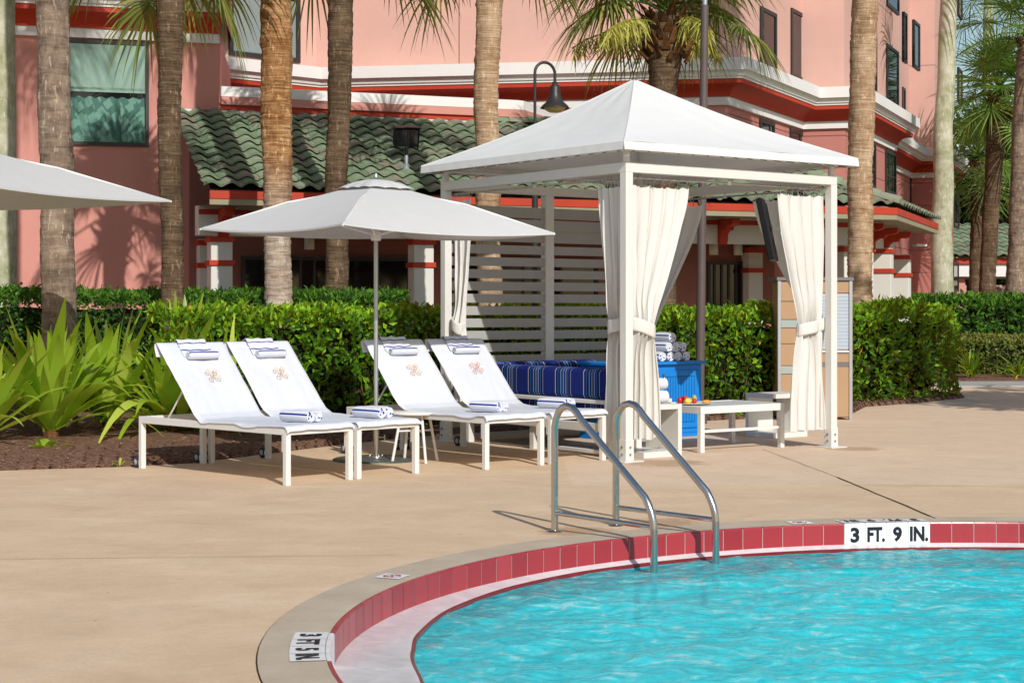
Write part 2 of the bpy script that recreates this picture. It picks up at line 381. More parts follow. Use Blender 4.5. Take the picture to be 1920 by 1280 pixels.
M['bark_gold'] = bark('golden_palm_bark', [(.38, S(78, 48, 28)), (.5, S(142, 98, 60)), (.6, S(184, 142, 98)), (.78, S(220, 190, 150))], 30, 1.0, 1.0, (2.6, 1.0, [(.36, S(120, 98, 80)), (.52, S(172, 150, 130)), (.64, S(198, 182, 164)), (.8, S(218, 206, 192))]))
M['bark_tan'] = bark('tan_palm_bark', [(.36, S(112, 84, 58)), (.5, S(168, 136, 104)), (.62, S(196, 168, 138)), (.8, S(222, 204, 180))], 28, 1.0, 1.0)
M['bark_brown'] = bark('brown_palm_bark', [(.36, S(52, 40, 30)), (.52, S(92, 74, 56)), (.66, S(128, 106, 84)), (.82, S(172, 152, 128))], 26, 1.0, 1.0)  # brown bark, stops darkened further to paint in shade on two trunks
M['bark_smooth'] = bark('pale_smooth_bark', [(.36, S(140, 142, 104)), (.5, S(186, 182, 158)), (.62, S(204, 198, 184)), (.8, S(222, 218, 208))], 5, .5, .25)
M['bark_oak'] = bark('oak_bark', [(.36, S(40, 32, 26)), (.6, S(84, 70, 58)), (.8, S(120, 104, 88))], 3, .6)
M['boot'] = bark('palm_boots', [(.36, S(60, 40, 24)), (.55, S(116, 80, 48)), (.75, S(170, 124, 80))], 8, .6)

# ------------------------------------------------------------------ world, sun, camera
sun_to = V((.351, -.936, 0)).normalized(); EL = math.radians(33)
w = bpy.data.worlds.new('World'); sc.world = w; w.use_nodes = True
nt = w.node_tree; bg = nt.nodes['Background']; sky = nt.nodes.new('ShaderNodeTexSky'); sky.sky_type = 'NISHITA'; sky.sun_disc = False
sky.sun_elevation = EL; sky.sun_rotation = math.atan2(sun_to.x, sun_to.y); sky.air_density = 1.2; sky.dust_density = .8
nt.links.new(sky.outputs[0], bg.inputs[0]); bg.inputs[1].default_value = .10
sd = bpy.data.lights.new('sun', 'SUN'); sd.energy = 3.6; sd.angle = math.radians(.55); sd.color = (1, .975, .93)
so = bpy.data.objects.new('sun', sd); COL.objects.link(so)
dirv = V((sun_to.x*math.cos(EL), sun_to.y*math.cos(EL), math.sin(EL)))
so.rotation_euler = dirv.to_track_quat('Z', 'Y').to_euler(); so.location = (8, -8, 12)
cd = bpy.data.cameras.new('camera'); co = bpy.data.objects.new('camera', cd); COL.objects.link(co); sc.camera = co
co.location = (0, 0, CAMH); co.rotation_euler = (PI/2, 0, 0)
cd.sensor_width = 36; cd.lens = FOC/1920*36; cd.shift_y = -60/1920; cd.clip_end = 2000; cd.clip_start = .1
sc.view_settings.view_transform = 'Standard'; sc.view_settings.look = 'None'; sc.view_settings.exposure = 0.1; sc.view_settings.gamma = 1
sc.cycles.max_bounces = 8; sc.cycles.diffuse_bounces = 4; sc.cycles.transparent_max_bounces = 8
try: sc.cycles.use_denoising = True
except Exception: pass

# ------------------------------------------------------------------ ground, deck, pool
PC = V((3.1, 7.62, 0)); PR = 3.9
def pol(th, r, z=0.0):                               # th degrees from +Y towards -X
    a = math.radians(th); return V((PC.x-math.sin(a)*r, PC.y+math.cos(a)*r, z))
def ring(mb, r0, r1, z0, z1, seg=240, mi=0, sm=False):
    vs = []; fs = []
    for k in range(seg):
        vs.append(pol(360*k/seg, r0(360*k/seg) if callable(r0) else r0, z0)); vs.append(pol(360*k/seg, r1(360*k/seg) if callable(r1) else r1, z1))
    for k in range(seg):
        a = 2*k; b = 2*((k+1) % seg); fs.append((a, b, b+1, a+1))
    mb.add(vs, fs, mi, sm)
b = MB(); ring(b, 4.0, 900, -.06, -.06, 96)
tag(b.build('ground', M['dirt']), 'earth under and beyond the pool deck', kind='structure')
b = MB()
rr = [4.215, 5, 6.5, 9, 14, 20, 28, 33]
for i in range(len(rr)-1): ring(b, rr[i], rr[i+1], 0, 0, 160)
ring(b, 4.215, 4.215, 0, -.06, 160)
deck = tag(b.build('pool_deck', M['deck']), 'tan concrete pool deck', kind='structure')
b = MB()                                             # joints of the deck
def joint(p, q, wd, z=.004):
    p = V((p[0], p[1], z)); q = V((q[0], q[1], z)); d = (q-p); n = V((-d.y, d.x, 0)).normalized()
    k = max(2, int(d.length/.25)); vs = []; 
    for i in range(k+1):
        c = p+d*(i/k)+n*(N.noise(V((p.x+i*1.7, q.y, 3)))*.012); ww = wd*(.6+.8*abs(N.noise(V((i*.9, p.y, 7)))))
        vs += [c-n*ww/2, c+n*ww/2]
    b.add(vs, [(2*i, 2*i+1, 2*i+3, 2*i+2) for i in range(k)])
g1 = G(1755, 972); g2 = G(1570, 895); joint(g1, g2, .022); g3 = G(1430, 842); joint(g2, g3, .007)
joint(G(-60, 1049), G(740, 1041), .006); joint(G(1480, 908), G(2100, 915), .006)
tag(b.build('deck_joint', plain('joint_dark', S(96, 72, 50), .95, 0, .1), parent=deck))
# coping ring
b = MB()
ring(b, PR+.023, 4.207, .003, .003, 240); ring(b, 4.207, 4.207, .003, -.06, 240)
cop = tag(b.build('pool_coping', M['coping']), 'grey concrete coping round the pool', kind='structure')
b = MB(); ring(b, 4.207, 4.216, -.006, -.006, 200)
tag(b.build('coping_gap', plain('gap_sealant', S(86, 72, 58), .95, 0, .1), parent=cop))
# tiles under the coping: 161 of 6 inches, white where the depth is marked
PIT = 360/161.0; T0 = 3.47
M9 = [0, 1, 2, 3]; M5 = list(range(int((92.2-T0)/PIT), int((92.2-T0)/PIT)+4))
prof = [(4.0-.05, .0035), (PR+.0215, .004), (PR+.004, .0032), (PR, -.006), (PR, -.138)]
def tileface(mb, k, mi=0, gap=.0022):
    g = math.degrees(gap/PR); a0 = T0+k*PIT+g; a1 = T0+(k+1)*PIT-g
    vs = [pol(a, r, z) for a in (a0, (a0+a1)/2, a1) for r, z in prof[1:]]
    n = len(prof)-1
    mb.add(vs, [(i*n+j, i*n+j+1, (i+1)*n+j+1, (i+1)*n+j) for i in range(2) for j in range(n-1)], mi, False, (k+.5, 3.5))
b = MB()
for k in range(161):
    if k not in M9 and k not in M5: tileface(b, k)
rt = tag(b.build('pool_edge_tile', M['red_tile']), 'dark red glazed tile band along the pool edge', kind='structure')
b = MB(); ring(b, PR+.004, PR+.004, -.004, -.16, 240); ring(b, PR+.03, PR+.004, -.004, -.005, 240)
b.build('tile_grout', M['grout'], parent=rt)
# gutter ledge and inner lip
knots = [(-180, 3.72), (-60, 3.80), (0, 3.82), (43.6, 3.83), (53.7, 3.80), (64.7, 3.74), (78.3, 3.64), (84.5, 3.58), (94, 3.50), (110, 3.46), (180, 3.72)]
def rin(th):
    th = (th+180) % 360-180
    for (a, r), (c, q) in zip(knots, knots[1:]):
        if a <= th <= c: return lerp(r, q, smooth((th-a)/(c-a))*.35+.65*(th-a)/(c-a))
    return 3.72
b = MB(); ring(b, PR+.003, lambda t: rin(t)+.016, -.137, -.158, 240, sm=True)
gu = tag(b.build('pool_gutter', M['gutter']), 'wet white ledge inside the red pool tiles', kind='structure')
b = MB()
ring(b, lambda t: rin(t)+.016, rin, -.157, -.160, 240, sm=True); ring(b, rin, lambda t: rin(t)-.004, -.160, -.3, 240)
b.build('gutter_lip', M['lip_tile'], parent=gu)
# basin below the water
b = MB(); ring(b, .01, 3.9, -1.15, -1.15, 96); ring(b, lambda t: rin(t)-.003, lambda t: rin(t)-.003, -.29, -1.15, 160)
tag(b.build('pool_basin', plain('pale_plaster', S(196, 222, 224), .8, 0, .3, .08, 2.5)), 'pale plaster basin of the pool', kind='structure')
# water
b = MB(); vs = []; fs = []; NR, NA = 170, 560
def wz(x, y):
    q = V((x*1.9, y*2.6, 0)); h = N.noise(q)*.022+N.noise(q*2.3+V((5, 1, 2)))*.015+N.noise(q*5.5+V((1, 9, 4)))*.0105
    return h+.004*math.sin(3.1*x+5.3*y)+.004*math.sin(-4.4*x+6.1*y+1)
for j in range(NR+1):
    f = (j/NR)**.8
    for i in range(NA):
        th = 360*i/NA; p = pol(th, (rin(th)-.003)*max(f, .001)); vs.append((p.x, p.y, -.173+wz(p.x, p.y)*(1 if j < NR else .4)))
fs = [(j*NA+i, j*NA+(i+1) % NA, (j+1)*NA+(i+1) % NA, (j+1)*NA+i) for j in range(NR) for i in range(NA)]
b.add(vs, fs, 0, True)
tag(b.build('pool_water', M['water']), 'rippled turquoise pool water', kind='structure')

# lettering as meshes, mapped on to the curved markers
def text_mesh(txt, hgt, wid, bold=.042):
    cu = bpy.data.curves.new('lettering', 'FONT'); cu.body = txt; cu.size = 1; cu.offset = bold; cu.extrude = 0; cu.resolution_u = 3
    o = bpy.data.objects.new('lettering', cu); COL.objects.link(o)
    dg = bpy.context.evaluated_depsgraph_get(); me = bpy.data.meshes.new_from_object(o.evaluated_get(dg))
    vs = [v.co.copy() for v in me.vertices]; fs = [tuple(p.vertices) for p in me.polygons]
    bpy.data.objects.remove(o); bpy.data.meshes.remove(me); bpy.data.curves.remove(cu)
    x0 = min(v.x for v in vs); x1 = max(v.x for v in vs); y0 = min(v.y for v in vs); y1 = max(v.y for v in vs)
    return [((v.x-(x0+x1)/2)/(x1-x0)*wid, (v.y-(y0+y1)/2)/(y1-y0)*hgt) for v in vs], fs
RAD = math.degrees(1/PR)
def marker(tiles, words, label, group, face=True, top=True):
    ths = T0+(tiles[0])*PIT, T0+(tiles[-1]+1)*PIT; mid = (ths[0]+ths[1])/2
    r = thing('depth_marker', label, 'pool sign', pol(mid, PR+.09, .0))
    b = MB()
    for k in tiles: tileface(b, k)
    b.build('face_tile', M['marker'], r)
    if face:
        for i, wd in enumerate(words):
            b = MB()
            vv, ff = text_mesh(wd, .104, [.064, .126, .064, .128][i])
            th = ths[1]-(i+.5)*PIT
            b.add([pol(th-x*RAD, PR-.0025, -.075+y) for x, y in vv], ff)
            b.build('lettering', M['ink'], r)
    if top:
        b = MB()
        for k in tiles:
            a0, a1 = T0+k*PIT+.04, T0+(k+1)*PIT-.04; vs = []
            for a in (a0, (a0+a1)/2, a1): vs += [pol(a, 3.925, .0075), pol(a, 4.075, .0075)]
            b.add(vs, [(0, 1, 3, 2), (2, 3, 5, 4)])
        b.build('top_tile', M['marker'], r)
        for i, wd in enumerate(words):
            b = MB()
            vv, ff = text_mesh(wd, .1, [.056, .112, .056, .116][i])
            th = ths[0]+(i+.5)*PIT
            b.add([pol(th+x/4.0*57.3, 4.0-y, .0105) for x, y in vv], ff)
            b.build('lettering', M['ink'], r)
marker(M9, ['3', 'FT.', '9', 'IN.'], 'white tile marker reading 3 FT 9 IN on the far pool edge', 'depth markers')
marker(M5, ['3', 'FT', '5', 'IN.'], 'white tile marker reading 3 FT 5 IN on the grey coping', 'depth markers', face=False)
for (th, rc, lab) in ((67.6, 4.06, 'small white no diving tile on the curved grey coping, lettering worn'), (16.4, 4.02, 'small white no diving tile on the coping beside the 3 FT 9 IN marker')):
    c = pol(th, rc, 0); er = (pol(th, rc+1)-c); et = (pol(th+.5, rc)-pol(th-.5, rc)).normalized()
    r = thing('no_diving_tile', lab, 'pool sign', c)
    b = MB(); b.add([c+er*a*.076+et*d*.076+Z*.007 for a, d in ((-1, -1), (1, -1), (1, 1), (-1, 1))], [(0, 1, 2, 3)]); b.build('tile_face', M['marker'], r)
    b = MB(); vs = []
    for k in range(32):
        a = 2*PI*k/32
        vs += [c+er*math.cos(a)*q+et*math.sin(a)*q+Z*.0095 for q in (.042, .050)]
    b.add(vs, [(2*k, 2*k+1, (2*k+3) % 64, (2*k+2) % 64) for k in range(32)])
    b.add([c+(er+et)*.03+(er-et)*.004+Z*.0095, c+(er+et)*.03-(er-et)*.004+Z*.0095, c-(er+et)*.03-(er-et)*.004+Z*.0095, c-(er+et)*.03+(er-et)*.004+Z*.0095], [(0, 1, 2, 3)])
    b.build('no_diving_symbol', M['ink_red'], r)
    b = MB(); b.tube([c-et*.02+er*.01+Z*.0085, c+er*.004+Z*.0085, c+et*.022-er*.012+Z*.0085], .003, 5); b.build('diver_symbol', M['ink'], r)

# handrails
def handrail(base, end, label):
    base = V((base.x, base.y, 0)); d = V((end.x-base.x, end.y-base.y, 0)); L = d.length; d.normalize()
    r = thing('pool_handrail', label, 'handrail', base, 0, 'pool entry handrails')
    def q(t, z): return base+d*t+Z*z
    pts = [q(0, 0), q(0, .3), q(0, .55), q(.0, .69), q(.012, .74), q(.035, .785), q(.07, .818), q(.115, .83), q(.16, .82), q(.20, .79), q(.235, .75)]
    a = q(.235, .75); c = q(L-.07, .285)
    for i in range(1, 7): pts.append(a.lerp(c, i/6))
    pts += [q(L-.045, .245), q(L-.02, .195), q(L-.006, .145), q(L, .09), q(L, -.05), q(L, -.35)]
    b = MB(); b.tube(pts, .0235, 18); b.build('hoop_tube', M['steel'], r)
    b = MB(); b.tube([q(.01, .125), q(L-.01, .108)], .0165, 14); b.build('crossbar', M['steel'], r)
    b = MB(); b.lathe([(.0, .012), (.03, .012), (.046, .009), (.05, .004)], base, 24); b.build('escutcheon', M['steel'], r)
handrail(G(1040, 996), G(1226, 1075, -.18), 'steel hoop handrail with its foot on the deck farther from the cabana')
handrail(G(1155, 985), G(1342, 1058, -.18), 'steel hoop handrail nearer the 3 FT 9 IN marker')

# ------------------------------------------------------------------ mulch beds, path
def bed(front, back, name, label, nz=8, amp=.03):
    b = MB(); n = len(front); sub = 8
    F2 = []; B2 = []
    for i in range(n-1):
        for k in range(sub): F2.append(V(front[i]).lerp(V(front[i+1]), k/sub)); B2.append(V(back[i]).lerp(V(back[i+1]), k/sub))
    F2.append(V(front[-1])); B2.append(V(back[-1]))
    m = len(F2)-1
    def fn(u, v):
        i = min(int(u*m+1e-6), m); p = F2[i].lerp(B2[i], v**1.8)
        h = .004+smooth(v*6)*.05+N.noise(V((p.x*1.3, p.y*1.3, 0)))*amp*smooth(v*5)+N.noise(V((p.x*6, p.y*6, 2)))*.012*smooth(v*8)
        edge = N.noise(V((p.x*2.5, p.y*2.5, 9)))*.05*(1-v)
        return V((p.x+edge*.3, p.y+edge, h if v > 0 else .002))
    b.grid(m, 30, fn)
    tag(b.build(name, M['mulch']), label, kind='structure')
    c = MB()
    for _ in range(4200 if len(front) > 4 else 500):
        p = fn(R.random(), R.random()**1.3*.5+.012)
        L = R.uniform(.02, .065); wd = R.uniform(.005, .013); an = R.uniform(0, PI*2); d = V((math.cos(an), math.sin(an), R.uniform(-.3, .3))); s2 = V((-d.y, d.x, R.uniform(-.3, .3)))
        p = p+Z*R.uniform(.004, .014)
        c.add([p-d*L/2-s2*wd/2, p+d*L/2-s2*wd/2, p+d*L/2+s2*wd/2, p-d*L/2+s2*wd/2], [(0, 1, 2, 3)], 0, False, (R.random()**1.4, 0))
    return c
f1 = [(-6.5, 15.1), (-4.64, 15.25), (-3.54, 15.62), (-3.06, 15.95), (-2.47, 17.0), (-1.83, 18.2), (-1.1, 19.3), (.4, 20.6), (1.8, 21.6), (3.4, 22.6), (4.6, 23.0)]
b1 = [(-9.5, 27.0), (-7.6, 27.0), (-5.5, 25.5), (-4.5, 25.5), (-3.6, 25.5), (-2.6, 25.8), (-1.2, 26.3), (.4, 27), (1.8, 27.6), (3.4, 28.2), (4.7, 28.6)]
c = bed([V((*p, 0)) for p in f1], [V((*p, 0)) for p in b1], 'mulch_bed', 'brown bark mulch bed behind the loungers')
f2 = [(4.6, 23.02), (5.3, 25.2), (6.4, 26.3), (7.45, 27.7), (7.2, 29.5)]
b2 = [(4.75, 28.6), (5.2, 28.8), (5.7, 29.0), (6.4, 29.8), (6.9, 30.2)]
c2 = bed([V((*p, 0)) for p in f2], [V((*p, 0)) for p in b2], 'mulch_bed', 'brown bark mulch bed round the hedge past the kiosk', 8, .02)
c.v and tag(c.build('mulch_chips', M['chip']), 'loose bark chips on the mulch bed by the loungers', 'mulch', kind='stuff')
tag(c2.build('mulch_chips', M['chip']), 'loose bark chips on the mulch bed past the kiosk', 'mulch', kind='stuff')
b = MB(); b.obox((6.9, 31.6, -.05), (16, .9, 0), (-.6, 2.0, 0), (0, 0, .07))
tag(b.build('path', M['asphalt']), 'grey concrete path crossing behind the hedge', kind='structure')
b = MB(); b.grid(30, 14, lambda u, v: V((6.0+u*20, 33.6+v*22+u*.9, .02+.09*smooth(v*8)+N.noise(V((u*30, v*20, 1)))*.05*smooth(v*5))))
tag(b.build('mulch_bed', M['mulch']), 'far mulch bed under the clipped hedges', kind='structure')

# ------------------------------------------------------------------ vegetation
def leaf(mb, p, d, n, L, W, mi=0, uv=None):
    d = d.normalized(); s = d.cross(n)
    if s.length < 1e-3: s = d.cross(V((.3, .5, .8)))
    s.normalize(); n = s.cross(d)
    m = p+d*L*.45; tip = p+d*L-n*L*.14
    mb.add([p, m+s*W/2+n*W*.16, tip, m-s*W/2+n*W*.16], [(0, 1, 2), (0, 2, 3)], 0, False, uv or (R.random(), R.random()))
def rv(): 
    while True:
        v = V((R.uniform(-1, 1), R.uniform(-1, 1), R.uniform(-1, 1)))
        if .05 < v.length < 1: return v.normalized()
def hedge(name, path, width, height, label, mat, dens=420, ls=.075, cat='hedge', lump=.1, group='hedges round the pool deck', dark=.0, sparse=.0, seed=1):
    path = [V((x, y, 0)) for x, y in path]; rnd = random.Random(seed)
    segs = [(a, c, (c-a).length) for a, c in zip(path, path[1:])]; tot = sum(s[2] for s in segs)
    root = thing(name, label, cat, path[0], 0, group); b = MB(); core = MB()
    for a, c, L in segs:
        d = (c-a).normalized(); n = V((d.y, -d.x, 0))
        def fc(u, v, a=a, c=c, d=d, n=n):
            an = v*2*PI; sx = math.copysign(abs(math.cos(an))**.45, math.cos(an)); sz = math.copysign(abs(math.sin(an))**.45, math.sin(an))
            e = .25+.75*smooth(min(u, 1-u)*8); p = a.lerp(c, u)+n*sx*(width/2-.17)*e; z = .12+(height-.3)*(.5+.5*sz*e)
            k = .07*N.noise(V((p.x*3, p.y*3, z*3)))
            return V((p.x+n.x*k, p.y+n.y*k, z+k))
        core.grid(max(6, int(L*4)), 20, fc)
    def surf(t):
        s = t*tot
        for a, c, L in segs:
            if s <= L or (a, c, L) == segs[-1]: return a.lerp(c, clamp(s/L)), (c-a).normalized()
            s -= L
    per = height+width
    cnt = int((tot+width)*per*dens)
    for _ in range(cnt):
        t = rnd.uniform(-width/2/tot, 1+width/2/tot)
        base, d = surf(clamp(t)); n = V((d.y, -d.x, 0))
        k = rnd.random()*(height+width)
        if rnd.random() < .22: n = -n
        if k < height: off = width/2; z = k; nn = n
        else: off = (k-height)/width*width-width/2; z = height; nn = Z.copy()
        r = .22
        ez = max(0, z-(height-r)); eo = max(0, abs(off)-(width/2-r))
        if ez > 0 and eo > 0:
            q = math.hypot(ez, eo)
            if q > r: ez *= r/q; eo *= r/q; z = height-r+ez; off = math.copysign(width/2-r+eo, off); nn = (Z*ez+n*eo*math.copysign(1, off)).normalized()
        ext = 0
        if t < 0 or t > 1:                           # rounded end
            over = (abs(t) if t < 0 else t-1)*tot; f = over/(width/2); off *= math.sqrt(max(0, 1-f*f)); ext = over*(1 if t > 1 else -1)
            nn = (nn+d*math.copysign(f*1.6, ext)).normalized()
        p = base+d*ext+n*off+Z*z
        q = N.noise(V((p.x*1.6, p.y*1.6, p.z*1.6+seed)))*lump+N.noise(V((p.x*5, p.y*5, p.z*5)))*lump*.6
        if z < height*.45 and rnd.random() < sparse*(1-z/(height*.45))**.7: continue
        p += nn*(q-rnd.random()**2*.16)+V((0, 0, .03))
        dd = (nn*.55+rv()*.75+Z*(.25 if nn.z < .5 else .5)).normalized()
        if nn.z > .5 and rnd.random() < .1: p += Z*rnd.uniform(.02, .07)
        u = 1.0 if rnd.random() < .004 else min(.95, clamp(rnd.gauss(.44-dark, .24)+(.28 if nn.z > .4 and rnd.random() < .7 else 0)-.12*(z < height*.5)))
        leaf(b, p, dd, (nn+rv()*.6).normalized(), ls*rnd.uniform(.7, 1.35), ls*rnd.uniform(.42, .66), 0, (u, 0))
    core.build('dark_core', M['core_fill'], root)  # solid dark filler inside the leaf shell, blocks seeing through
    st = MB()
    for _ in range(int(tot*9)):
        base, d = surf(rnd.random()); n = V((d.y, -d.x, 0)); p = base+n*rnd.uniform(-.1, width*.4)
        q = p+d*rnd.uniform(-.25, .25)+n*rnd.uniform(.0, .25)+Z*height*rnd.uniform(.45, .8)
        m = p.lerp(q, .5)+rv()*.07; st.tube([p, m, q], [.014, .009, .004], 5, caps=False)
        for _ in range(2):
            q2 = m+(rv()+n*.6+Z*.4)*.22; st.tube([m, q2], [.006, .003], 4, caps=False)
    st.build('twigs', M['twig'], root)
    b.build('leaves', mat, root)
    return root
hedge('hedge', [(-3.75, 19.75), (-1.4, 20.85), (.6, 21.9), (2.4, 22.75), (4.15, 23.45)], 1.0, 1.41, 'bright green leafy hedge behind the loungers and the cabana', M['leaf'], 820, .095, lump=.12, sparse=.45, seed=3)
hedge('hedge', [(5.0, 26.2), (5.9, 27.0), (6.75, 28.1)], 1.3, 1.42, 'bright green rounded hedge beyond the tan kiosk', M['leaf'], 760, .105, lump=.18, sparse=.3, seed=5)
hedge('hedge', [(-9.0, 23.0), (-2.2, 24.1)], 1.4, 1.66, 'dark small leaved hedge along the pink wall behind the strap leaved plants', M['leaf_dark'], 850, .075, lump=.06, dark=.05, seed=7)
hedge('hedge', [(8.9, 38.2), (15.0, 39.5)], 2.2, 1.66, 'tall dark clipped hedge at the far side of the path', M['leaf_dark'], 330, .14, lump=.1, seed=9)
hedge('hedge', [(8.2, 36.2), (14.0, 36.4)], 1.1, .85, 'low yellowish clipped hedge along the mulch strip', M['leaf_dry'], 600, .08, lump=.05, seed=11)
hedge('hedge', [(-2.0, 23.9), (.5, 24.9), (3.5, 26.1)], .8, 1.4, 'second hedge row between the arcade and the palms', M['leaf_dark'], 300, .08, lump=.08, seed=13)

def xy_(px, Y): return (px-960)/FOC*Y
def straps(name, base, n, L0, L1, label, spread=(25, 85), wd=.085, cat='plant', group='strap leaved plants in the mulch bed', lean=V((0, 0, 0)), mat='crinum', seed=0, stalk=True):
    rnd = random.Random(seed); base = V(base); root = thing(name, label, cat, base, 0, group)
    if stalk:
        b = MB(); b.lathe([(.085, -.02), (.09, .08), (.07, .16), (.065, .24), (.03, .3)], base, 14)
        b.build('stalk', M['boot'], root)
    b = MB()
    for k in range(n):
        az = k*2.39996+rnd.uniform(-.5, .5); f = k/max(1, n-1)
        el = math.radians(lerp(spread[0], spread[1], f)+rnd.uniform(-13, 9)); L = rnd.uniform(L0, L1)*(1.0-.18*abs(f-.5))
        h = V((math.cos(az), math.sin(az), 0)); d = h*math.cos(el)+Z*math.sin(el)+lean*.5; d.normalize()
        s = V((-h.y, h.x, 0)); tw = rnd.uniform(-.5, .5); droop = rnd.uniform(.12, .7)*(1.42-math.sin(el))*(1.4 if rnd.random() < .25 else 1)
        W = wd*rnd.uniform(.55, 1.1); segs = 12; u = clamp(rnd.gauss(.5, .25)); vs = []
        st = base+h*.03+Z*(.1 if stalk else .0)
        for i in range(segs+1):
            t = i/segs; p = st+d*L*t-Z*droop*L*t*t*t+h*droop*.25*L*t*t+s*math.sin(t*3+k)*.03*L
            ww = W*(.32+1.1*math.sin(min(1, t*1.15+.05)*PI*.66))*(1-t**2.4)*.72+.002
            up = d.cross(s)*-1; sd = (s*math.cos(tw*t)+up*math.sin(tw*t))
            nrm = Z*.35+up*.3
            vs += [p-sd*ww+nrm*ww*.38, p, p+sd*ww+nrm*ww*.38]
        b.add(vs, [(3*i+j, 3*i+j+1, 3*i+j+4, 3*i+j+3) for i in range(segs) for j in (0, 1)], 0, True, (u, 0))
    b.build('leaves', M[mat], root)
    return root
gp = G(95, 826); straps('strap_leaf_plant', gp, 72, 1.2, 1.85, 'large spiky strap leaved plant whose stalk shows in front of the thick grey palm', (34, 90), .098, seed=1)
gp = G(292, 822); straps('strap_leaf_plant', gp+V((.1, .5, 0)), 72, 1.2, 1.9, 'large strap leaved plant directly behind the end lounger', (26, 90), .098, seed=4)
straps('strap_leaf_plant', G(-35, 838), 44, .9, 1.5, 'strap leaved plant cut off by the picture edge', (32, 88), .098, seed=9)
straps('strap_leaf_plant', V((-4.72, 19.6, 0)), 46, 1.3, 1.85, 'strap leaved plant standing between and behind the two largest ones', (50, 90), .09, seed=12)
straps('strap_leaf_plant', V((-3.25, 18.9, 0)), 14, 1.2, 1.75, 'tall strap leaved plant rising through the hedge corner', (58, 88), .075, seed=14)
straps('seedling', G(84, 846), 8, .2, .34, 'small pale seedling on the mulch before the largest strap plant', (25, 75), .07, 'plant', 'seedlings on the mulch', seed=20, stalk=False)
straps('seedling', G(222, 874), 7, .06, .13, 'tiny grassy seedling at the deck edge by a lounger wheel', (40, 85), .012, 'plant', 'seedlings on the mulch', seed=21, stalk=False)
straps('day_lily', V((xy_(1822, 34.6), 34.6, .08)), 40, .6, 1.0, 'grassy day lily clump on the mulch by the low hedge', (25, 85), .03, 'plant', 'day lilies by the path', mat='leaf', seed=31, stalk=False)
straps('day_lily', V((xy_(1912, 34.8), 34.8, .08)), 30, .6, 1.0, 'wide flopping day lily clump cut by the picture edge', (8, 60), .03, 'plant', 'day lilies by the path', mat='leaf', seed=32, stalk=False)
straps('day_lily', G(1425, 762), 26, .35, .55, 'dark grassy tuft under the hedge beside the tan kiosk', (20, 80), .015, 'plant', 'day lilies by the path', mat='leaf_dark', seed=33, stalk=False)

def frond(b, base, az, el, Lp, Rr, droop, nseg=44, u0=.5, hang=.5):
    h = V((math.cos(az), math.sin(az), 0)); d = h*math.cos(el)+Z*math.sin(el); pts = []
    for i in range(7):
        t = i/6; pts.append(base+d*Lp*t-Z*droop*Lp*t*t)
    hub = pts[-1]; t0 = (pts[-1]-pts[-2]).normalized(); s = t0.cross(Z)
    if s.length < .05: s = V((-h.y, h.x, 0))
    s.normalize(); n = s.cross(t0)
    b.tube(pts, [.03, .024, .02, .018, .016, .014, .01], 5, caps=False)
    for f in range(len(b.uv)-30, len(b.uv)): b.uv[f] = [(.75, 0)]*len(b.uv[f])
    for k in range(nseg):
        ph = math.radians(lerp(-142, 142, k/(nseg-1))+R.uniform(-3, 3)); fd = t0*math.cos(ph)+s*math.sin(ph)+n*.12*abs(math.sin(ph))
        fd.normalize(); L = Rr*(.72+.28*math.cos(ph*.8))*R.uniform(.9, 1.08)
        o = hub+t0*(.16*math.cos(ph)*Rr*.6 if math.cos(ph) > 0 else 0); wv = (-t0*math.sin(ph)+s*math.cos(ph))
        dr = hang*R.uniform(.6, 1.25); vs = []; W = .0185*R.uniform(.8, 1.25); u = clamp(u0+R.gauss(0, .16))
        for i, t in enumerate((0, .3, .58, .8, 1.0)):
            p = o+fd*L*t*(1-.18*dr*t)-Z*dr*L*(t**2.3)*.85
            ww = W*(.35, 1, .95, .55, .05)[i]
            tilt = wv*.9+n*.35*(1 if k % 2 else -1)
            vs += [p-tilt*ww, p+tilt*ww]
        b.add(vs, [(2*i, 2*i+1, 2*i+3, 2*i+2) for i in range(4)], 0, False, (u, 0))
def crown(b, top, nf, Lp, Rr, elo=-40, ehi=82, seed=0, hang=.5, nseg=44, clear=0):
    rnd = random.Random(seed)
    for k in range(nf):
        f = k/(nf-1); el = math.radians(lerp(elo, ehi, f**.9)+rnd.uniform(-8, 8)); az = k*2.39996+rnd.uniform(-.25, .25)
        if clear and math.sin(az) < -1+clear and el < .9: continue
        frond(b, top+Z*(.25*f), az, el, Lp*rnd.uniform(.8, 1.15), Rr*rnd.uniform(.85, 1.1), lerp(.5, .18, f), nseg, clamp(lerp(.72, .35, f)+rnd.uniform(-.1, .1)), hang*(1.15-.5*f))
